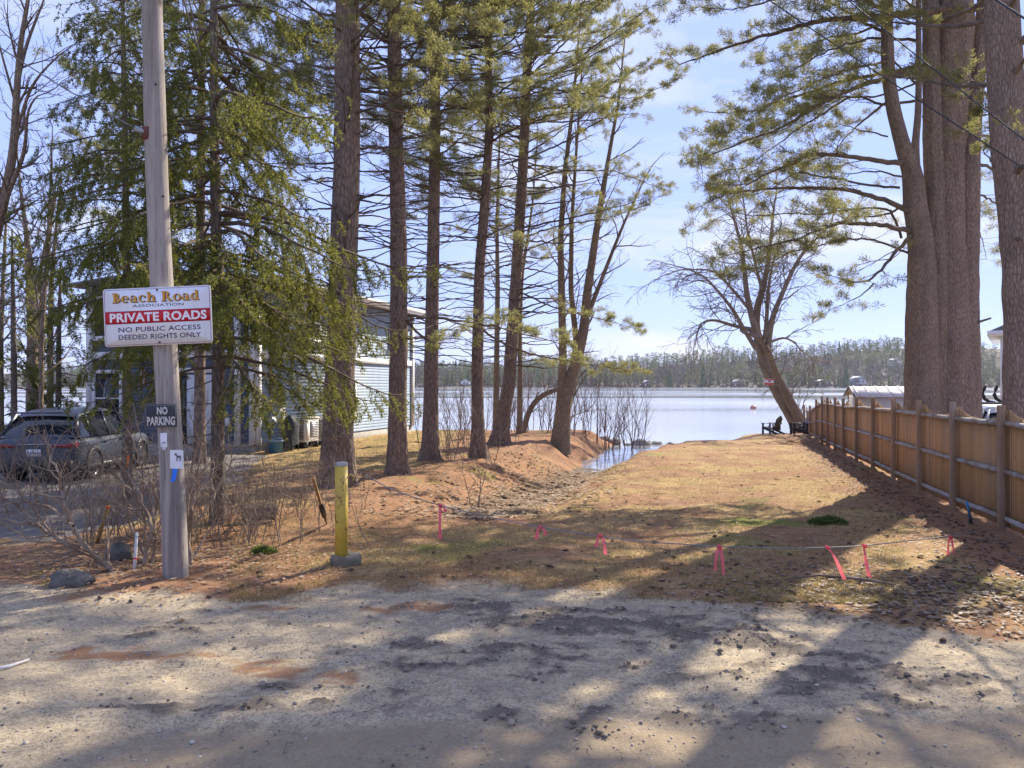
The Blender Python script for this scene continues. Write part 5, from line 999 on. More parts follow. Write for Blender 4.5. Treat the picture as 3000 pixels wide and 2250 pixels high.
def pine_limb(segs, tufts, pts, r0, r1, q, live=True, f0=.3, tw=.9, gap=.3, dead_in=True):
    """explicit limb polyline with side twigs"""
    P = np.array([tuple(p) for p in pts]); cl = np.concatenate([[0], np.cumsum(np.linalg.norm(np.diff(P, axis=0), axis=1))]); L = cl[-1]; n = max(6, int(L / .16)); s_ = np.linspace(0, L, n + 1)
    C = np.stack([np.interp(s_, cl, P[:, k]) for k in range(3)], -1)
    for _ in range(3): C[1:-1] = (C[:-2] + 2 * C[1:-1] + C[2:]) / 4
    C[1:-1] += np.array([[q.gauss(0, .012) for _ in range(3)] for _ in range(n - 1)])
    nxt = 0
    for k in range(n):
        a, b = Vector(C[k]), Vector(C[k + 1]); f = k / n; r = r0 + (r1 - r0) * f; segs.append((a, b, r, r0 + (r1 - r0) * (k + 1) / n))
        if s_[k] >= nxt and f > f0 * .6:
            nxt = s_[k] + gap * q.uniform(.6, 1.3); d = (b - a).normalized(); lv = live and f > f0
            for sd_ in (-1, 1):
                if q.random() < .15: continue
                dd = (d * q.uniform(.5, 1) + d.cross(UP).normalized() * sd_ * q.uniform(.6, 1.2) + UP * q.uniform(-.15, .35)).normalized(); l = tw * q.uniform(.5, 1.1) * (1.1 - .6 * f)
                if lv or (dead_in and q.random() < .5): pine_twig(segs, tufts, b, dd, l, max(.004, r * .35), lv, q)
    if live: pine_twig(segs, tufts, Vector(C[-1]), Vector(C[-1]) - Vector(C[-2]), tw * .6, r1, True, q)
def pine_branch(segs, tufts, p, az, el, L, r, live, q, tw, gap):
    d = Vector((math.cos(az) * math.cos(el), math.sin(az) * math.cos(el), math.sin(el))); pts = [p]; n = 6
    for k in range(n): d = (d + rv(q, .07) + UP * (.05 if live else .02)).normalized(); pts.append(pts[-1] + d * (L / n))
    pine_limb(segs, tufts, pts, r, max(.005, r * .25), q, live, .38 if live else 1.1, tw, gap)
def px_trunk(P, Y, base_drop=0.12):
    pts = [px(a, b, Y) for a, b, *_ in P]; rad = [c[2] * Y / FPX for c in P]; pts[0].z = float(H(pts[0].x, pts[0].y)) - base_drop; return pts, rad
def at_z(pts, z):
    for a, b in zip(pts[:-1], pts[1:]):
        if a.z <= z <= b.z: return a.lerp(b, (z - a.z) / (b.z - a.z))
    return pts[-1]
def limb_px(L, Y, dy, r0, r1, segs, tufts, q, **k):
    n = len(L); pts = [px(a, b, Y + dy * i / (n - 1)) for i, (a, b) in enumerate(L)]; pine_limb(segs, tufts, pts, r0, r1, q, **k)
def pine(label, P, Y, Ht, zdead, zl0, zl1, Lmax, bark, seed, step=.22, tw=.9, gap=.36, per=3, name='pine_tree', nn=8, ndl='needle_pine', xb=0.0, extra=()):
    q = random.Random(seed); pts, rad = px_trunk(P, Y); last = pts[-1]; d = (pts[-1] - pts[-2]).normalized(); d = (d + UP).normalized()
    if last.z < Ht: pts.append(last + d * (Ht - last.z)); rad.append(.05)
    t = thing(name, label, 'tree', (pts[0].x, Y, pts[0].z + .12), 'pines along the left bank')
    trunk(t, pts, rad, M[bark], seed=seed, ridge=.07)
    segs, tufts, z = [], [], zdead
    while z < Ht - .4:
        c = at_z(pts, z); f = z / Ht; L0 = Lmax * min(1.0, .55 + z / zl1 * .45) * (1 - max(0, f - .55) / .5)
        for k in range(per if z < zl1 + 3 else per - 1):
            az = q.random() * 6.283; pl = min(1, max(0, (z - zl0) / (zl1 - zl0))); live = q.random() < pl
            L = max(.4, L0 * q.uniform(.6, 1.1) * (1 + xb * math.cos(az)) * (1 if live else .8)); el = q.uniform(-.12, .22) + (.35 * max(0, f - .4)); pine_branch(segs, tufts, c + Vector((0, 0, q.uniform(-.1, .1))), az, el, L, .012 + .006 * L, live, q, tw * min(1, L / 2.0), gap if live else .5)
        z += step * q.uniform(.7, 1.3) * (1 if z < CAM_H + 1125 / FPX * Y + .5 else 2.2)
    for L, dy in extra: limb_px(L, Y, dy, .035, .008, segs, tufts, q, f0=.25, tw=.9, gap=.2)
    segs_obj('branches', segs, M['branch_dead'], t)
    if tufts: tuft_obj(tufts, M[ndl], t, 12, .12, .0065, .8, seed)
    return t, pts
pine('thickest rough-barked pine of the left row, directly behind the yellow bollard', [(990, 1425, 47), (990, 1250, 44), (1003, 900, 41), (1016, 500, 38), (1017, 250, 37), (1018, 0, 34), (1020, -300, 30)], 15.8, 20, 2.8, 5.5, 9.3, 3.1, 'bark_pine', 11)
pine('straight red-brown pine, second of the left row beside the thickest one', [(1166, 1391, 28), (1164, 1250, 27), (1168, 1000, 26), (1168, 700, 24), (1160, 400, 21), (1156, 200, 21), (1152, 0, 19), (1150, -300, 16)], 17.8, 20, 2.8, 6.0, 10.6, 3.0, 'bark_red', 12, extra=[([(1195, 924), (1293, 933), (1375, 943), (1471, 962), (1560, 985), (1650, 1010)], 1.0), ([(1190, 940), (1250, 1000), (1300, 1010), (1340, 1000)], -.6)])
pine('slender straight pine at the house corner, third of the left row', [(1263, 1350, 26), (1262, 1250, 22), (1264, 1000, 20), (1270, 700, 18), (1274, 400, 16), (1274, 200, 15), (1272, 0, 14), (1270, -250, 11)], 21.0, 21, 2.6, 6.0, 12.3, 3.3, 'bark_red', 13, extra=[([(1280, 330), (1380, 300), (1480, 290), (1580, 320), (1680, 340)], 1.0)])
pine('dark pine leaning right as it rises, fourth of the left row', [(1402, 1342, 24), (1400, 1250, 19), (1398, 1100, 17), (1404, 800, 15), (1420, 600, 14), (1433, 400, 12), (1432, 200, 11), (1426, 0, 10), (1424, -200, 8)], 21.8, 19, 2.6, 5.5, 12.5, 3.2, 'bark_red', 14, extra=[([(1405, 960), (1480, 1010), (1560, 1040), (1680, 1060), (1780, 1075), (1850, 1085)], 2.0), ([(1430, 420), (1520, 370), (1640, 330), (1760, 330)], -1.0)])
pine('curved pine at the tip of the left row above the stream bank', [(1462, 1302, 26), (1474, 1220, 20), (1492, 1120, 19), (1506, 900, 17), (1520, 700, 16), (1534, 450, 15), (1545, 200, 13), (1556, 0, 12), (1562, -150, 10)], 26.6, 21, 2.6, 4.5, 15, 4.6, 'bark_pine', 15, xb=.25, extra=[([(1530, 470), (1650, 420), (1780, 340), (1900, 270), (1990, 230)], -1.0), ([(1525, 540), (1640, 500), (1800, 500), (1960, 560)], 1.0), ([(1545, 260), (1660, 200), (1800, 130), (1930, 50)], -1.5), ([(1540, 330), (1700, 300), (1850, 210), (1970, 170)], 1.5), ([(1520, 700), (1640, 660), (1780, 640), (1900, 600)], .5), ([(1555, 40), (1680, 20), (1800, -30), (1950, -90)], -1), ([(1510, 850), (1620, 900), (1740, 930), (1860, 960)], -1.5)])
pine('tall pine standing behind the spruce, seen through its branches', [(586, 1330, 16), (585, 1000, 15), (588, 600, 13), (590, 300, 11), (592, 0, 9)], 21.0, 18, 4, 5.5, 8, 3.4, 'bark_pine', 16)

# ---- spruces
def spruce(label, P, Y, Ht, zlow, rmax, seed, step=.24, per=3, sp=.055, hid=7.9, xb=(1, 1), nn=7, L_=.062, w_=.010, cols='needle_spruce', power=.75):
    q = random.Random(seed); pts, rad = px_trunk(P, Y); d = (pts[-1] - pts[-2]).normalized()
    if pts[-1].z < Ht: pts.append(pts[-1] + (d + UP * 2).normalized() * (Ht - pts[-1].z)); rad.append(.02)
    t = thing('spruce_tree', label, 'tree', (pts[0].x, Y, pts[0].z + .12), 'spruces by the drive'); trunk(t, pts, rad, M['bark_spruce'], seed=seed, ridge=.06, flare=.35)
    segs, tufts, z = [], [], zlow
    while z < Ht - .15:
        c = at_z(pts, z); out = z > hid
        for k in range(per):
            az = q.random() * 6.283; L = rmax * max(.05, 1 - (z - zlow) / (Ht - zlow)) ** power * q.uniform(.6, 1.08); L *= xb[0] if math.cos(az) < 0 else xb[1]
            if z < zlow + .8: L *= q.uniform(.55, 1.0)
            n = max(4, int(L / .17)); p = c; h = Vector((math.cos(az), math.sin(az), 0)); r = .008 + .009 * L
            for i in range(n):
                f = i / n; sl = -.03 - .42 * math.sin(f * 2.6) + (.45 * max(0, f - .7) / .3) ; dd = (h + UP * sl + rv(q, .08)).normalized(); p2 = p + dd * (L / n); rr_ = r * (1 - f * .85); segs.append((p, p2, rr_, r * (1 - (i + 1) / n * .85)))
                if f > .18:
                    for sd_ in (-1, 1):
                        if q.random() < .3: continue
                        l = (.42 * L * (1 - f) + .16) * q.uniform(.55, 1.1); b = (dd * q.uniform(.3, .9) + dd.cross(UP).normalized() * sd_ * q.uniform(.5, 1) + UP * q.uniform(-1.0, -.05)).normalized(); o = p2; m = max(2, int(l / (sp if not out else sp * 2.2)))
                        for e in range(m):
                            b = (b + UP * -.05 + rv(q, .07)).normalized(); o2 = o + b * (l / m); tufts.append((o2, b))
                            if e % 2 == 1 and not out and q.random() < .55:       # hanging side shoots
                                b2 = (b * .4 + b.cross(UP).normalized() * q.choice((-1, 1)) * .5 + UP * q.uniform(-1.6, -.3)).normalized()
                                for g in range(q.randint(2, 5)): tufts.append((o2 + b2 * (.04 * (g + 1)), b2))
                            o = o2
                        segs.append((p2, o, .006, .002))
                    tufts.append((p2, dd))
                p = p2
        z += step * q.uniform(.7, 1.3) * (1.7 if out else 1)
    # dead twigs low on the trunk
    zz = .7
    while zz < zlow + .6:
        az = q.random() * 6.283; pine_branch(segs, [], at_z(pts, zz), az, q.uniform(-.5, .1), q.uniform(.4, 1.2), .011, False, q, .5, .22); zz += .13
    segs_obj('branches', segs, M['branch_dead'], t); tuft_obj(tufts, M[cols], t, nn, L_, w_, 1.1, seed); return t
spruce('drooping dark spruce with pale lower trunk between pole and bollard', [(636, 1535, 21), (638, 1300, 19), (640, 1000, 18), (634, 700, 16), (628, 400, 13), (627, 100, 11), (626, -200, 9)], 11.7, 14.5, 2.3, 3.4, 31, per=3, xb=(.88, 1.14), step=.19, nn=10, L_=.048, w_=.006, sp=.047)
spruce('spruce behind the pole and sign, its boughs hiding the house front', [(372, 1370, 14), (372, 1000, 12), (370, 700, 10), (366, 400, 8), (360, 100, 6)], 14.6, 12.2, 3.3, 2.5, 32, step=.26, per=3, hid=9.0, nn=9, L_=.055, w_=.0075, sp=.05)
spruce('young thin spruce at the left edge behind the SUV', [(42, 1240, 9), (40, 1000, 8), (37, 800, 5), (36, 740, 3)], 21.5, 6.3, .9, 1.35, 33, step=.3, per=3, sp=.07, nn=6, L_=.085, w_=.014, power=.6)
spruce('second young spruce left of the house, beside the cluster of bare trunks', [(170, 1235, 9), (172, 1000, 7), (176, 850, 4)], 23.0, 5.6, .9, 1.3, 34, step=.34, per=3, sp=.08, nn=6, L_=.085, w_=.014, power=.6)

# ---- the big pines beyond the fence
BY = 19.0; q = random.Random(51); bt = px(2760, 1300, BY); bt.z = float(H(bt.x, BY)); big = thing('big_pine', 'massive multi-stemmed pine behind the fence with long limbs reaching left', 'tree', tuple(bt), 'big pines beyond the fence')
def stem(P, Y, mat, seed, name='stem', par=None, ridge=.045, flare=.25, n=26):
    pts = [px(a, b, Y + (c[1] if len(c) > 1 else 0)) for a, b, *c in P]; rad = [c[2] * Y / FPX for c in P]; return trunk(par or big, pts, rad, M[mat], name, n, .13, ridge, flare, seed), pts
def stemY(P, mat, seed, Y=BY, **k):
    pts = [px(a, b, Y) for a, b, _ in P]; rad = [c * Y / FPX for *_, c in P]; pts[0].z = float(H(pts[0].x, pts[0].y)) - .15; trunk(k.pop('par', big), pts, rad, M[mat], k.pop('name', 'stem'), 40, .09, .085, .2, seed); return pts
stemY([(2706, 1500, 54), (2702, 1100, 46), (2700, 900, 42), (2700, 720, 35), (2682, 600, 32), (2674, 506, 27), (2648, 440, 21), (2622, 340, 19), (2604, 240, 18), (2599, 120, 17), (2598, 0, 16), (2600, -500, 9)], 'bark_lichen', 1, BY - .25)
stemY([(2700, 1500, 30), (2700, 700, 22), (2690, 560, 13), (2680, 440, 11), (2690, 330, 9), (2692, 200, 8), (2690, 0, 7), (2692, -300, 4)], 'bark_lichen', 2, BY - .15)
stemY([(2742, 1500, 44), (2742, 900, 36), (2740, 700, 32), (2737, 500, 28), (2732, 300, 26), (2726, 0, 22), (2716, -600, 9)], 'bark_lichen', 3, BY - .05)
BM = stemY([(2788, 1500, 76), (2786, 1200, 66), (2785, 950, 58), (2780, 700, 48), (2777, 500, 44), (2781, 300, 50), (2787, 120, 56), (2790, -100, 52), (2795, -900, 34), (2800, -1500, 12)], 'bark_big', 4, BY + .05)
stemY([(2822, 1500, 50), (2828, 1100, 40), (2830, 850, 33), (2840, 600, 28), (2843, 480, 25), (2852, 350, 22), (2866, 200, 20), (2878, 50, 18), (2890, -150, 15), (2920, -700, 8)], 'bark_big', 5, BY - .05)
segs, tufts = [], []
LM = [([(2862, 22), (2780, 24), (2700, 34), (2550, 52), (2420, 56), (2300, 88), (2200, 118), (2100, 150), (1990, 190)], 15.8, 1.0, .085, .016),
      ([(2725, 190), (2600, 212), (2470, 236), (2340, 280), (2200, 330), (2080, 330)], 16.6, 1.5, .05, .01), ([(2712, 208), (2585, 230), (2490, 262), (2410, 300), (2355, 335), (2280, 380), (2160, 420), (2050, 470)], 16.3, -1.2, .065, .012),
      ([(2640, 478), (2540, 466), (2420, 450), (2372, 448), (2330, 478), (2250, 505), (2190, 545), (2120, 540)], 16.2, -.8, .06, .01), ([(2664, 620), (2610, 590), (2537, 569), (2465, 554), (2390, 550), (2296, 552), (2200, 556), (2120, 570), (2060, 600)], 16.2, .8, .06, .01),
      ([(2664, 676), (2586, 660), (2455, 651), (2407, 672), (2320, 704), (2230, 725), (2160, 740)], 16.2, -1.4, .055, .01), ([(2668, 690), (2622, 742), (2582, 790), (2545, 830), (2500, 830), (2440, 810)], 16.2, -.6, .045, .01),
      ([(2600, 100), (2520, 60), (2440, 10), (2340, -30)], 16.3, 1.5, .04, .01), ([(2600, 300), (2540, 340), (2480, 400), (2420, 470)], 16.3, 2.0, .03, .008), ([(2690, 250), (2600, 160), (2500, 130), (2400, 170)], 16.4, 2.2, .03, .008),
      ([(2560, 830), (2520, 870), (2450, 900)], 15.8, -.3, .02, .006), ([(2690, 120), (2560, 110), (2440, 140), (2330, 200), (2250, 260)], 16.8, -1.8, .035, .008), ([(2600, 30), (2480, -20), (2300, -10), (2150, 30), (2050, 20)], 16.3, -1.0, .045, .008), ([(2665, 590), (2600, 630), (2520, 640), (2440, 600)], 16.2, 2.0, .03, .007), ([(2600, 400), (2520, 380), (2450, 360)], 16.4, 1.4, .022, .006),
      ([(2860, 480), (2930, 500), (3010, 520)], 16.6, .6, .04, .01), ([(2855, 560), (2910, 590), (2990, 620)], 16.8, 1.2, .03, .008), ([(2858, 400), (2960, 400), (3060, 380)], 16.9, 1.5, .03, .008), ([(2850, 650), (2880, 700), (2890, 760)], 16.8, 1.4, .02, .006)]
LM += [([(a + q.uniform(-30, 30), b + 40 + q.uniform(-35, 45)) for a, b in L], Y + .3, q.uniform(-2.5, 2.5), r0 * .5, .007) for L, Y, dy, r0, r1 in LM[1:6]] + [([(2600, 60), (2520, 100), (2420, 110), (2320, 160), (2230, 190)], 16.4, 2.4, .03, .007), ([(2598, 180), (2500, 200), (2390, 240), (2260, 300), (2150, 380)], 16.2, -2.4, .03, .007), ([(2650, 520), (2570, 500), (2480, 510), (2400, 500)], 16.4, 2.4, .025, .006), ([(2725, 60), (2640, -10), (2500, -40)], 16.8, -2, .03, .007)]
for L, Y, dy, r0, r1 in LM: limb_px(L, Y * 19 / 16.5, dy, r0 * 1.1, r1, segs, tufts, q, f0=.2, tw=1.0, gap=.22)
# upper crown above the picture
z = 11.5
while z < 24:
    c = at_z(BM, z) if z < BM[-1].z else BM[-1] + Vector((0, 0, z - BM[-1].z))
    for k in range(4): az = q.random() * 6.283; L = 6.8 * (1 - max(0, z - 13) / 16) * q.uniform(.6, 1.1); pine_branch(segs, tufts, c, az, q.uniform(0, .4), L, .05, True, q, 1.2, .45)
    z += .6
segs_obj('branches', segs, M['branch_big'], big); tuft_obj(tufts, M['needle_pine'], big, 13, .13, .0062, .8, 51)
rt = px(2995, 1300, 13.4); rt.z = float(H(rt.x, 13.4)); rp = thing('big_pine', 'single thick grey-brown pine trunk at the right edge behind the fence', 'tree', tuple(rt), 'big pines beyond the fence')
RM = stemY([(3003, 1600, 66), (3000, 1250, 54), (2998, 1000, 50), (2992, 800, 49), (2978, 600, 49), (2962, 450, 50), (2950, 300, 47), (2940, 120, 46), (2936, 0, 44), (2930, -300, 40), (2940, -1000, 28), (2950, -2000, 8)], 'bark_big', 7, 13.4, par=rp, name='trunk')
segs, tufts = [], []; z = 5.0
while z < 20:
    c = at_z(RM, z)
    for k in range(2 if z < 8.5 else 4): az = q.uniform(-2.2, 2.2) if z < 8.5 else q.random() * 6.283; L = (4.0 if z < 8.5 else 5.6) * (1 - max(0, z - 12) / 12) * q.uniform(.6, 1.1); pine_branch(segs, tufts, c, az, q.uniform(-.1, .35), L, .045, z > 6 or q.random() < .6, q, .9, .5)
    z += .55
for L in ([(2945, 500), (2900, 470), (2880, 440)], [(2960, 320), (2910, 300), (2885, 320)]): limb_px(L, 13.6, .8, .03, .008, segs, tufts, q, f0=.4, tw=.4, gap=.2)
segs_obj('branches', segs, M['branch_big'], rp); tuft_obj(tufts, M['needle_pine'], rp, 12, .125, .0065, .8, 52)
for (a, b, Y, d) in ((2862, 945, 18.7, (.28, -.1, .1)), (2862, 342, 18.7, (.2, -.1, .02)), (2716, 352, 18.1, (-.18, -.15, .03)), (2985, 1420 - 720, 13.0, (-.1, -.22, -.04))):
    p = px(a, b, Y); MB().tube([p - Vector(d) * .6, p + Vector(d)], [.035, .022], 8).build('branch_stub', M['branch_big'], big if a < 2900 else rp, True)

# ---- bare hardwoods
def grow(segs, p, d, L, r, lvl, q, cfg):
    n, wob, grav, kids, ang, ls, mx = cfg['n'][lvl], cfg['wob'], cfg['grav'], cfg['kids'][lvl], cfg['ang'], cfg['ls'], cfg['max']
    r_end = max(cfg['rmin'], r * .35)
    for k in range(n):
        d = (d + rv(q, wob) + UP * grav[lvl]).normalized(); p2 = p + d * (L / n); ra = r + (r_end - r) * k / n; rb = r + (r_end - r) * (k + 1) / n; segs.append((p, p2, ra, rb)); p = p2
        if lvl < mx and k >= cfg.get('k0', 1) - 1:
            for _ in range(kids if q.random() < .85 else 0):
                a = q.uniform(*ang); ax = d.orthogonal().normalized(); ax = Matrix.Rotation(q.random() * 6.283, 3, d) @ ax; dd = (Matrix.Rotation(a, 3, ax) @ d).normalized(); grow(segs, p, dd, L * ls * q.uniform(.6, 1.15) * (1 - .4 * k / n), rb * .6, lvl + 1, q, cfg)
def path_tree(name, label, group, stems, Y, mat, seed, cfg, gap=.45, f0=.3, tl=1.2, twmat='twig_grey', dy=0.0, ridge=.05, tn=14, flare=.3, skipbase=True):
    q = random.Random(seed); segs = []; b0 = px(*stems[0][0][:2], Y); b0.z = float(H(b0.x, Y)); t = thing(name, label, 'tree', tuple(b0), group)
    for si, S in enumerate(stems):
        n = len(S); y0 = q.uniform(-dy, dy); pts = [px(a, b, Y + y0 * i / (n - 1)) for i, (a, b, _) in enumerate(S)]; rad = [c * Y / FPX for *_, c in S]
        if si == 0 or S[0][:2] == stems[0][0][:2]: pts[0].z = min(pts[0].z, b0.z - .1) if skipbase else pts[0].z
        trunk(t, pts, rad, M[mat], 'trunk' if si == 0 else 'stem', tn, .16, ridge, flare if si == 0 else 0, seed + si)
        P = np.array([tuple(p) for p in pts]); cl = np.concatenate([[0], np.cumsum(np.linalg.norm(np.diff(P, axis=0), axis=1))]); s_ = cl[-1] * f0 if si == 0 else cl[-1] * .15
        while s_ < cl[-1]:
            p = Vector([np.interp(s_, cl, P[:, k]) for k in range(3)]); e = Vector([np.interp(min(cl[-1], s_ + .1), cl, P[:, k]) for k in range(3)]); d = (e - p).normalized() if (e - p).length > 1e-4 else UP
            r = float(np.interp(s_, cl, rad)); f = s_ / cl[-1]; a = q.uniform(.5, 1.1); ax = Matrix.Rotation(q.random() * 6.283, 3, d) @ d.orthogonal().normalized(); grow(segs, p, (Matrix.Rotation(a, 3, ax) @ d).normalized(), tl * q.uniform(.6, 1.2) * (1.15 - .5 * f), max(.006, min(r * .5, .03)), 0, q, cfg); s_ += gap * q.uniform(.6, 1.4)
        grow(segs, pts[-1], (pts[-1] - pts[-2]).normalized(), tl * .8, rad[-1], 0, q, cfg)
    segs_obj('branches', segs, M[twmat], t, .015); return t
CF = dict(n=[5, 4, 3], wob=.16, grav=[.05, .02, 0], kids=[1, 1, 0], ang=(.45, 1.0), ls=.5, max=2, rmin=.0035)
path_tree('bare_tree', 'multi-stemmed bare hardwood on the stream bank, right of the pine row', 'bare hardwoods', [[(1638, 1285, 30), (1652, 1180, 22), (1668, 1120, 19), (1690, 1060, 16), (1712, 960, 15), (1720, 860, 13), (1738, 740, 11), (1758, 610, 9), (1785, 450, 6), (1812, 300, 4), (1830, 120, 2)],
    [(1640, 1285, 16), (1645, 1150, 14), (1650, 1050, 12), (1646, 900, 11), (1642, 700, 9), (1655, 500, 7), (1680, 300, 5), (1700, 50, 2)], [(1668, 1150, 13), (1690, 1010, 9), (1672, 850, 8), (1675, 650, 6), (1690, 420, 4), (1705, 200, 2)], [(1712, 950, 8), (1762, 820, 6), (1825, 660, 4), (1890, 520, 2)], [(1650, 1270, 10), (1680, 1130, 8), (1705, 1010, 6)]], 29.8, 'bark_hard', 61, CF, gap=.5, tl=1.7, dy=.6)
WF = dict(n=[6, 5, 4], wob=.17, grav=[.02, -.05, -.10], kids=[1, 1, 0], ang=(.35, .85), ls=.55, max=2, rmin=.011)
path_tree('leaning_tree', 'bare crooked tree leaning out left over the lakeshore by the fence end', 'bare hardwoods', [[(2352, 1262, 28), (2325, 1225, 20), (2290, 1170, 17), (2262, 1120, 16), (2240, 1065, 16), (2228, 1020, 15), (2214, 960, 11), (2218, 900, 11), (2236, 845, 9), (2248, 780, 7), (2258, 700, 5), (2268, 600, 3)],
    [(2360, 1262, 22), (2342, 1225, 16), (2306, 1160, 12), (2272, 1090, 10), (2250, 1030, 9)], [(2222, 1000, 10), (2200, 920, 9), (2186, 850, 8), (2180, 780, 7), (2170, 710, 5), (2150, 640, 4), (2130, 570, 2)], [(2246, 1030, 12), (2256, 960, 9), (2268, 915, 8), (2290, 865, 7), (2318, 800, 6), (2345, 750, 5), (2390, 700, 3), (2430, 660, 2)],
    [(2240, 1010, 8), (2246, 940, 6), (2250, 850, 5), (2262, 780, 3), (2285, 690, 2)], [(2216, 1022, 8), (2185, 975, 6), (2150, 910, 5), (2110, 860, 4), (2065, 810, 3), (2010, 785, 2), (1950, 805, 1.5)], [(2205, 965, 6), (2150, 955, 5), (2090, 935, 4), (2050, 945, 2.5), (2038, 1000, 1.5)], [(2190, 900, 5), (2140, 840, 4), (2090, 790, 3), (2030, 790, 2)], [(2262, 1000, 4), (2300, 985, 3), (2330, 1005, 2), (2360, 1040, 1.2)], [(2232, 850, 5), (2215, 780, 4), (2190, 680, 3), (2180, 600, 2)]], 43.0, 'bark_hard', 62, WF, gap=.36, f0=.55, tl=2.5, dy=1.4, twmat='twig_grey')
LF = dict(n=[5, 4, 3], wob=.15, grav=[.05, .03, .02], kids=[1, 1, 0], ang=(.4, .9), ls=.55, max=2, rmin=.0035)
path_tree('bare_tree', 'tall bare tree leaning in from beyond the left edge', 'bare hardwoods', [[(-130, 1480, 26), (-95, 1000, 22), (-30, 740, 17), (5, 620, 14), (40, 450, 11), (50, 250, 9), (62, 100, 7), (85, 0, 5), (95, -150, 3)], [(50, 250, 6), (75, 130, 5), (110, 50, 3), (150, -60, 2)], [(-30, 740, 8), (10, 600, 7), (60, 480, 6), (85, 430, 5), (70, 350, 4), (78, 300, 3), (112, 280, 2)], [(40, 420, 5), (90, 240, 4), (175, 160, 2)], [(45, 300, 4), (10, 180, 3), (-20, 60, 2)]], 13.0, 'bark_hard', 63, LF, gap=.4, tl=1.1, dy=.8)
path_tree('bare_tree', 'slim bare sapling rising between the left edge and the spruce boughs', 'bare hardwoods', [[(118, 1300, 7), (122, 1000, 6), (135, 780, 5), (142, 650, 4), (150, 520, 3), (152, 420, 2)], [(122, 1000, 4), (100, 800, 3), (85, 700, 2), (40, 600, 1.2)]], 19.0, 'bark_hard', 64, LF, gap=.35, tl=1.2, dy=.6)
path_tree('bare_tree', 'thickest of the bare trunks standing behind the SUV', 'bare hardwoods', [[(92, 1232, 17), (96, 1000, 15), (92, 880, 13), (84, 780, 10), (78, 680, 7), (60, 560, 4), (50, 440, 2)], [(94, 950, 8), (110, 850, 7), (128, 740, 5), (160, 600, 3)]], 26.0, 'bark_hard', 65, LF, gap=.5, tl=1.8, dy=.6)
path_tree('bare_tree', 'bare trunk just right of the thickest one behind the SUV', 'bare hardwoods', [[(116, 1232, 13), (118, 1050, 11), (122, 900, 9), (138, 780, 7), (150, 640, 4), (165, 520, 2)]], 27.0, 'bark_hard', 66, LF, gap=.5, tl=1.7, dy=.6)
path_tree('bare_tree', 'thin straight bare trunk nearest to the house among those behind the SUV', 'bare hardwoods', [[(148, 1230, 9), (147, 1000, 8), (150, 820, 6), (165, 660, 4), (180, 520, 2)]], 25.0, 'bark_hard', 67, LF, gap=.45, tl=1.5, dy=.4)
path_tree('bare_tree', 'thin bare trunk at the very left edge behind the SUV', 'bare hardwoods', [[(4, 1250, 8), (2, 1000, 7), (10, 800, 5), (20, 600, 3)]], 22.0, 'bark_hard', 68, LF, gap=.45, tl=1.5, dy=.4)
path_tree('bare_tree', 'slender grey trunk between the leaning dark pine and the curved pine', 'bare hardwoods', [[(1452, 1265, 9), (1455, 1050, 8), (1458, 850, 7), (1456, 650, 5), (1462, 450, 3), (1470, 300, 2)]], 31.0, 'bark_hard', 69, CF, gap=.6, tl=1.3, dy=.4)
path_tree('bare_tree', 'slender grey trunk just right of the curved pine', 'bare hardwoods', [[(1522, 1262, 9), (1524, 1100, 8), (1522, 950, 7), (1530, 800, 5), (1560, 600, 3), (1575, 400, 2)]], 32.0, 'bark_hard', 70, CF, gap=.6, tl=1.4, dy=.4)
path_tree('bare_tree', 'crooked low limb arching over the bank behind the curved pine', 'bare hardwoods', [[(1530, 1270, 9), (1545, 1215, 8), (1565, 1175, 8), (1600, 1150, 7), (1640, 1140, 6), (1670, 1120, 3)]], 33.0, 'bark_hard', 71, CF, gap=.5, tl=.7, dy=.2)

# ---- bushes and saplings
def bush(label, c, n, hgt, spread, seed, mat='twig_grey', cfg=None, r=.014, name='bare_shrub', lean=(0, 0), base=.12, group='bare shrubs'):
    q = random.Random(seed); segs = []; t = thing(name, label, 'shrub', on(c[0], c[1]), group); cf = cfg or dict(n=[6, 4, 3], wob=.17, grav=[.03, .03, .02], kids=[1, 1, 0], ang=(.4, .95), ls=.5, max=2, rmin=.0022)
    for k in range(n):
        a = q.random() * 6.283; s_ = q.random() * spread; x, y = c[0] + q.gauss(0, base), c[1] + q.gauss(0, base * .6); d = Vector((math.cos(a) * s_ + lean[0], math.sin(a) * s_ * .7 + lean[1], 1)).normalized(); grow(segs, Vector(on(x, y, -.03)), d, hgt * q.uniform(.6, 1.1), r * q.uniform(.6, 1.2), 0, q, cf)
    tag(segs_obj('stems', segs, M[mat], t, .008), kind='stuff'); return t
g = ground_at(300, 1690)
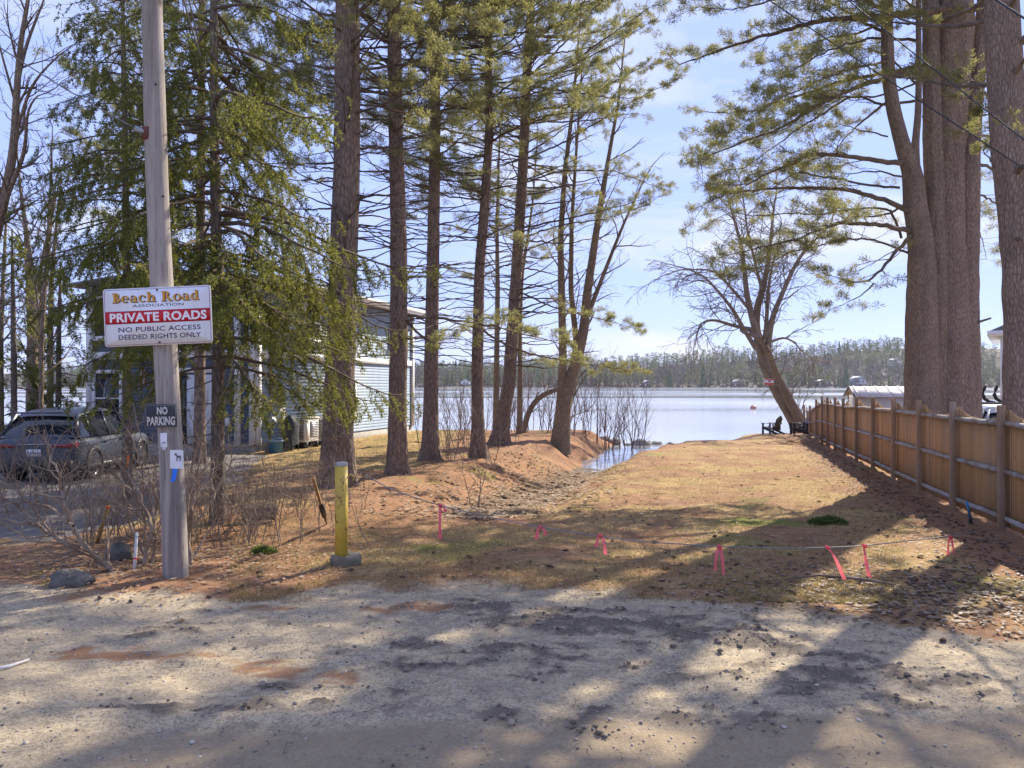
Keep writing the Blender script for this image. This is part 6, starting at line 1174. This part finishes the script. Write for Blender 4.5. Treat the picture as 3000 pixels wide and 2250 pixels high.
def px_bush(label, stems, Y, seed, mat, tl=.5, gap=.12):
    q = random.Random(seed); segs = []; b = px(stems[0][0][0], stems[0][0][1], Y); t = thing('bare_shrub', label, 'shrub', on(b.x, Y), 'bare shrubs'); cf = dict(n=[4, 3], wob=.2, grav=[.04, .02], kids=[1, 0], ang=(.4, 1.0), ls=.5, max=1, rmin=.0022)
    for S in stems:
        pts = [px(a, b_, Y + q.uniform(-.15, .15)) for a, b_, _ in S]; rad = [max(.0025, c_ * Y / FPX) for *_, c_ in S]
        P = np.array([tuple(p) for p in pts]); k = np.linspace(0, len(P) - 1, 4 * len(P)); C = np.stack([np.interp(k, np.arange(len(P)), P[:, i]) for i in range(3)], -1); R_ = np.interp(k, np.arange(len(P)), rad); C[1:-1] += np.array([[q.gauss(0, .008) for _ in range(3)] for _ in range(len(C) - 2)])
        for i in range(len(C) - 1):
            segs.append((Vector(C[i]), Vector(C[i + 1]), R_[i], R_[i + 1]))
            if i > 3 and q.random() < .55: d = Vector(C[i + 1] - C[i]).normalized(); ax = Matrix.Rotation(q.random() * 6.283, 3, d) @ d.orthogonal().normalized(); grow(segs, Vector(C[i + 1]), (Matrix.Rotation(q.uniform(.4, 1.1), 3, ax) @ d), tl * q.uniform(.5, 1.3), R_[i] * .5, 0, q, cf)
    tag(segs_obj('stems', segs, M[mat], t, .008), kind='stuff'); return t
px_bush('sprawling bare bush left of the pole with thick arching stems', [[(345, 1705, 11), (320, 1660, 10), (265, 1620, 9), (190, 1595, 7), (120, 1545, 5), (60, 1530, 3), (0, 1520, 2)], [(265, 1620, 7), (225, 1560, 6), (195, 1490, 5), (185, 1440, 5), (175, 1390, 4), (140, 1330, 3), (130, 1260, 2)], [(215, 1540, 5), (150, 1490, 4), (90, 1470, 3), (20, 1475, 2), (-30, 1490, 2)], [(190, 1460, 4), (130, 1450, 3), (80, 1430, 2), (0, 1410, 2)], [(195, 1450, 4), (205, 1400, 2.5), (240, 1380, 2)], [(120, 1545, 4), (60, 1490, 3), (0, 1450, 2)], [(300, 1640, 5), (240, 1600, 4), (205, 1500, 3), (120, 1420, 2), (70, 1350, 1.5)], [(190, 1560, 4), (90, 1580, 3), (0, 1530, 2)]], 8.6, 81, 'twig_tan')
px_bush('bare bush with upright forked stems hugging the pole on its left', [[(415, 1690, 7), (430, 1620, 7), (445, 1560, 6), (430, 1500, 5), (390, 1440, 4), (340, 1400, 3), (310, 1360, 2)], [(445, 1560, 5), (465, 1480, 4), (445, 1410, 3), (400, 1370, 2.5), (330, 1340, 2)], [(440, 1690, 5), (455, 1600, 5), (450, 1520, 4), (440, 1430, 3), (400, 1320, 2), (350, 1220, 1.5)], [(430, 1640, 4), (380, 1540, 3), (365, 1450, 2.5), (350, 1350, 2)], [(430, 1500, 3), (380, 1390, 2.5), (300, 1320, 2), (240, 1290, 1.5)], [(420, 1600, 3), (420, 1450, 2.5), (420, 1300, 2), (390, 1180, 1.5)]], 9.0, 82, 'twig_tan')
px_bush('bare bush with curving stems rising on the right side of the pole', [[(560, 1650, 6), (552, 1580, 6), (560, 1500, 5), (575, 1430, 4), (590, 1390, 3), (640, 1330, 2), (690, 1290, 1.5)], [(556, 1560, 4), (600, 1500, 3), (650, 1400, 2.5), (690, 1340, 2)], [(552, 1600, 4), (545, 1500, 3), (560, 1360, 2.5), (600, 1250, 2), (640, 1180, 1.5)], [(560, 1640, 3), (610, 1560, 3), (660, 1500, 2), (700, 1480, 1.5)], [(555, 1450, 3), (590, 1330, 2), (560, 1220, 1.5)]], 8.9, 83, 'twig_tan')
bush('low tangle of tan brush between the spruce trunk and the leaning stake', (-3.6, 10.4), 66, 1.05, .5, 84, 'twig_tan', r=.008, base=.55)
bush('sparse brush of bent tan stems in front of the thickest pine', (-3.3, 12.6), 34, .95, .55, 85, 'twig_tan', r=.007, base=.5)
bush('brushy thicket along the drive edge behind the pole', (-5.1, 10.6), 60, 1.3, .5, 86, 'twig_tan', r=.008, base=.6)
bush('bare thicket at the far left beside the SUV', (-8.0, 13.4), 26, 1.6, .4, 87, 'twig_tan', r=.01, base=.7)
bush('small bare sapling with two forked stems on the stream bank', (-0.68, 14.6), 3, 1.5, .28, 88, 'twig_tan', r=.012, base=.05, name='sapling')
UPR = dict(n=[6, 4, 3], wob=.10, grav=[.10, .08, .05], kids=[1, 1, 0], ang=(.3, .7), ls=.5, max=2, rmin=.005)
bush('dense bare red-twigged shrub on the lakeshore right of the multi-stemmed tree', (4.0, 36.2), 26, 3.0, .35, 89, 'twig_red', UPR, r=.022, base=.9)
bush('bare upright shrub with thin stems nearest to the stream mouth', (5.4, 36.8), 12, 3.2, .22, 90, 'twig_red', UPR, r=.02, base=.45)
bush('bare shrubs between the curved pine and the multi-stemmed tree', (0.9, 33.5), 24, 2.6, .35, 91, 'twig_red', UPR, r=.02, base=1.0)
bush('thin bare brush around the foot of the curved pine', (-0.9, 26.0), 16, 1.9, .4, 92, 'twig_tan', UPR, r=.014, base=.8)
bush('thin bare brush around the foot of the dark leaning pine', (-1.3, 20.6), 12, 1.7, .4, 93, 'twig_tan', UPR, r=.011, base=.5)
bush('bare lakeside brush behind the third slender pine', (-2.2, 36.5), 18, 2.4, .35, 94, 'twig_red', UPR, r=.018, base=1.4)
# pale dead sprouts on the thick pine, leafy green plants
q = random.Random(77); segs = []
for k in range(22):
    p = px(q.uniform(945, 1015), q.uniform(1180, 1400), 15.2); d = (Vector((q.uniform(-.6, .8), -.5, q.uniform(-.6, .6)))).normalized(); grow(segs, p + Vector((0, .25, 0)), d, q.uniform(.3, .7), .008, 0, q, dict(n=[5, 3], wob=.35, grav=[0, 0], kids=[1, 0], ang=(.4, 1.2), ls=.5, max=1, rmin=.003))
t = thing('dead_vine', 'pale curling dead twigs clinging to the thickest pine trunk', 'vine', tuple(px(985, 1400, 15.3))); segs_obj('stems', segs, M['twig_tan'], t, .01)
M['moss_green'] = m_leaf('plant_green', [(0.05, .08, .018), (.10, .14, .03), (.18, .22, .05)], .35)
def tuft_plant(label, c, sp, h, n, seed, mat='moss_green', name='low_evergreen', cat='plant'):
    q = random.Random(seed); tf = []
    t = thing(name, label, cat, on(c[0], c[1]))
    for k in range(n): a = q.random() * 6.283; s_ = sp * math.sqrt(q.random()); x, y = c[0] + s_ * math.cos(a), c[1] + s_ * math.sin(a) * .7; tf.append((Vector(on(x, y, h * q.random() * (1 - (s_ / sp) ** 2))), Vector((math.cos(a) * .5, math.sin(a) * .5, 1))))
    tuft_obj(tf, M[mat], t, 9, .07, .006, 1.0, seed, 'foliage'); return t
g = ground_at(2425, 1535); tuft_plant('dark green low evergreen clump on the grass near the fence', g, .26, .09, 240, 5)
g = ground_at(772, 1622); tuft_plant('bright green grassy tuft left of the bollard base', g, .13, .05, 70, 6, name='grass_tuft')

# ------------------------------------------------------------------ loose litter on the ground (uncountable)
gen = np.random.default_rng(9)
def scatter(n, fx):
    x, y = fx(n); return x, y, H(x, y)
def leaf_mesh(x, y, z, sz, flat=.35):
    n = len(x); a = gen.uniform(0, 6.283, n); L = sz * gen.uniform(.6, 1.3, n); Wd = L * gen.uniform(.4, .7, n); up = gen.normal(0, flat, (n, 2)); curl = gen.uniform(.05, .45, n) * L
    c, s_ = np.cos(a), np.sin(a); base = np.array([[-.5, 0], [0, -.5], [.5, 0], [0, .5], [0, 0]])
    V = np.zeros((n, 5, 3))
    for k, (u, w) in enumerate(base):
        lx, ly = u * L, w * Wd; V[:, k, 0] = x + lx * c - ly * s_; V[:, k, 1] = y + lx * s_ + ly * c; V[:, k, 2] = z + .008 + np.abs(lx * up[:, 0] + ly * up[:, 1]) * .6 + (curl if k < 4 else 0) * .35
    b = np.arange(n)[:, None] * 5; T = np.concatenate([b + np.array([[0, 1, 4]]), b + np.array([[1, 2, 4]]), b + np.array([[2, 3, 4]]), b + np.array([[3, 0, 4]])], 1).reshape(-1, 3)
    return V.reshape(-1, 3), T
M['leaf_tan'] = m_leaf('dead_leaf_tan', [(.22, .13, .07), (.36, .23, .13), (.46, .34, .22), (.55, .45, .34)], .3); M['leaf_brown'] = m_leaf('dead_leaf_brown', [(.07, .045, .03), (.14, .09, .06), (.24, .17, .12), (.36, .29, .23)], .2)
def ditch_pts(n): y = gen.uniform(12.5, 26, n); x = np.interp(y, DY, DX) + gen.normal(0, 1.0, n) * np.where(gen.random(n) < .6, .35, 1.1) - .25; return x, y
x, y, z = scatter(7000, ditch_pts); V, T = leaf_mesh(x, y, z, .125); tag(mk('ditch_leaves', V, T, M['leaf_tan']), kind='stuff')
def fence_pts(n):
    y = gen.uniform(6.0, 30, n); x = 6.6 + .269 * (y - 10.3) - np.abs(gen.normal(0, .7, n)) - .1; k = gen.random(n) < .45; xx = gen.normal(4.0, 1.1, n); yy = gen.normal(7.5, .8, n) ; yy = np.where(yy < sand_edge(xx) - .1 + .5 * gen.normal(0, .6, n), yy * 0 - 50, yy); return np.where(k, xx, x), np.where(k, yy, y)
x, y, z = scatter(4200, fence_pts); V, T = leaf_mesh(x, y, z, .075); tag(mk('fence_leaves', V, T, M['leaf_brown']), kind='stuff')
def lawn_pts(n): y = 6.0 + 26 * gen.random(n) ** 1.8; x = gen.uniform(-.52, .55, n) * y * 1.05; y = np.where(y < sand_edge(x) + gen.normal(0, .35, n), -50, y); return x, y
x, y, z = scatter(12000, lawn_pts); ok = ~((x < -5.6) & (y > 11)); V, T = leaf_mesh(x[ok], y[ok], z[ok], .05); tag(mk('scattered_leaves', V, T, M['leaf_tan']), kind='stuff')
x, y, z = scatter(1500, lambda n: (gen.normal(-4.4, 1.3, n), gen.normal(9.2, .8, n))); V, T = leaf_mesh(x, y, z, .07); tag(mk('brush_leaves', V, T, M['leaf_tan']), kind='stuff')
# dry grass blades
def blades(name, x, y, z, h, w, mat, lean=.7):
    n = len(x); a = gen.uniform(0, 6.283, n); hh_ = h * gen.uniform(.4, 1.2, n); l = hh_ * gen.uniform(.2, 1.0, n) * lean; b = gen.uniform(0, 6.283, n)
    V = np.stack([np.stack([x - w * np.cos(a), y - w * np.sin(a), z - .004], -1), np.stack([x + w * np.cos(a), y + w * np.sin(a), z - .004], -1), np.stack([x + l * np.cos(b), y + l * np.sin(b), z + hh_], -1)], 1)
    return tag(mk(name, V.reshape(-1, 3), np.arange(3 * n).reshape(-1, 3), mat), kind='stuff')
M['straw'] = m_leaf('dry_grass', [(.16, .105, .045), (.30, .21, .09), (.42, .32, .15), (.30, .27, .09)], .4)
def gpts(n): y = 7.4 + 24 * gen.random(n) ** 2.0; x = gen.uniform(-.36, .5, n) * y; return x, y
x, y, z = scatter(95000, gpts); xd = np.interp(y, DY, DX); ok = (y > sand_edge(x) + .1 - .9 * fbm(x * 1.1, y * 1.6, 4, 11) + gen.normal(0, .2, len(x))) & (x < 6.6 + .269 * (y - 10.3) - .1) & ((np.abs(x - xd) > 1.1) | (y < 12)) & (x > -4.2) & ~((x < xd) & (y > 13) & (x > -3.0)) & (z > WATER + .1); ok &= fbm(x * .9, y * .9, 3, 71) > -.22
blades('dry_grass', x[ok], y[ok], z[ok], .05, .0035, M['straw'], 1.3)
x = gen.uniform(-6.5, -1.8, 16000); y = gen.uniform(18.5, 37, 16000); z = H(x, y); ok = (x > -7.4 + .288 * (y - 23.7) + .2); blades('lawn_grass', x[ok], y[ok], z[ok], .06, .005, M['straw'], 1.0)
M['needle_litter'] = m_leaf('needle_litter', [(.13, .055, .025), (.26, .12, .05), (.38, .20, .10)], .2)
def npts(n): y = 6.0 + 20 * gen.random(n) ** 1.6; x = gen.uniform(-.34, .5, n) * y; return x, y
x, y, z = scatter(45000, npts); ok = (y > sand_edge(x) + gen.normal(0, .3, len(x))) & (fbm(x * .5, y * .5, 4, 61) > -.1); n = ok.sum(); x, y, z = x[ok], y[ok], z[ok]; a = gen.uniform(0, 6.283, n); l = gen.uniform(.03, .06, n); w = .0022
V = np.stack([np.stack([x - w * np.sin(a), y + w * np.cos(a), z + .006], -1), np.stack([x + w * np.sin(a), y - w * np.cos(a), z + .006], -1), np.stack([x + l * np.cos(a), y + l * np.sin(a), z + gen.uniform(.002, .022, n)], -1)], 1); tag(mk('pine_needles', V.reshape(-1, 3), np.arange(3 * n).reshape(-1, 3), M['needle_litter']), kind='stuff')
# lumps: pebbles, soil clods, cones
def lumps(name, x, y, z, r, mat, sq=.65, sink=.3, el=1.0):
    base = np.array([[1, 0, 0], [-1, 0, 0], [0, 1, 0], [0, -1, 0], [0, 0, 1], [.6, .6, .5], [-.6, .6, .5], [.6, -.6, .5], [-.6, -.6, .5]], float); F = np.array([[4, 5, 6], [4, 6, 8], [4, 8, 7], [4, 7, 5], [5, 0, 2], [5, 2, 6], [6, 2, 1], [6, 1, 8], [8, 1, 3], [8, 3, 7], [7, 3, 0], [7, 0, 5]][:4] + [[5, 0, 2], [6, 5, 2], [6, 2, 1], [8, 6, 1], [8, 1, 3], [7, 8, 3], [7, 3, 0], [5, 7, 0]])
    n = len(x); a = gen.uniform(0, 6.283, n); B = base[None] * gen.uniform(.7, 1.25, (n, 9, 1)) * r[:, None, None] * np.array([el, 1, sq]); c, s_ = np.cos(a)[:, None], np.sin(a)[:, None]
    V = np.stack([B[..., 0] * c - B[..., 1] * s_ + x[:, None], B[..., 0] * s_ + B[..., 1] * c + y[:, None], B[..., 2] + z[:, None] + (r * sq * (.5 - sink))[:, None] * 0 + .001], -1); b = np.arange(n)[:, None, None] * 9
    return tag(mk(name, V.reshape(-1, 3), (F[None] + b).reshape(-1, 3), mat, None, True), kind='stuff')
M['pebble'] = m_leaf('pebble', [(.12, .10, .085), (.22, .19, .155), (.34, .295, .24), (.48, .43, .36)], 0.0, rough=.7); M['clod'] = m_leaf('soil_clod', [(.12, .098, .072), (.20, .16, .12), (.30, .245, .18)], 0.0, rough=.95); M['cone'] = m_leaf('pine_cone', [(.05, .03, .02), (.10, .06, .04)], 0.0, rough=.9)
x = gen.uniform(-4.5, 5.5, 7000); y = 3.6 + 4.4 * gen.random(7000); ok = y < sand_edge(x); x, y = x[ok], y[ok]; lumps('pebbles', x, y, H(x, y), np.clip(gen.lognormal(-5.25, .5, len(x)), .003, .026), M['pebble'])
x = gen.uniform(-4.5, 5, 22000); y = 3.6 + 4.4 * gen.random(22000); ok = (y < sand_edge(x)) & (soil_mask(x, y) > .4 + .3 * gen.random(len(x))); x, y = x[ok], y[ok]; lumps('soil_clods', x, y, H(x, y) - .002, np.clip(gen.lognormal(-4.6, .5, len(x)), .004, .035), M['clod'], .8)
x, y, z = scatter(420, lawn_pts); lumps('pine_cones', x, y, z + .01, gen.uniform(.016, .03, len(x)), M['cone'], .8, .3, 2.0)
# small sticks
q = random.Random(6); segs = []
for k in range(300):
    y = 4 + 14 * q.random() ** 1.0; x = q.uniform(-.5, .6) * y; a = q.random() * 6.283; l = q.uniform(.08, .4) * (.4 if y < 7.5 else 1); z = float(H(x, y)) + .008; d = Vector((math.cos(a), math.sin(a), q.uniform(-.02, .08))); r = q.uniform(.002, .006) * (.6 if y < 7.5 else 1); p = Vector((x, y, z)); segs += [(p, p + d * l * .5 + Vector((0, 0, .01)), r, r), (p + d * l * .5 + Vector((0, 0, .01)), p + d * l, r, r * .5)]
tag(segs_obj('fallen_twigs', segs, M['twig_grey'], None), kind='stuff')

# ------------------------------------------------------------------ air
HAZE = 0.00013
if HAZE:
    s = NT('haze_air'); pv = s.n('VolumePrincipled'); pv.inputs['Color'].default_value = (.86, .9, 1.0, 1); pv.inputs['Density'].default_value = HAZE; pv.inputs['Anisotropy'].default_value = .2; s.t.links.new(pv.outputs[0], s.out.inputs['Volume'])
    tag(MB().box((0, 670, 28), (2060, 1480, 72)).build('haze', s.m, None), kind='stuff')
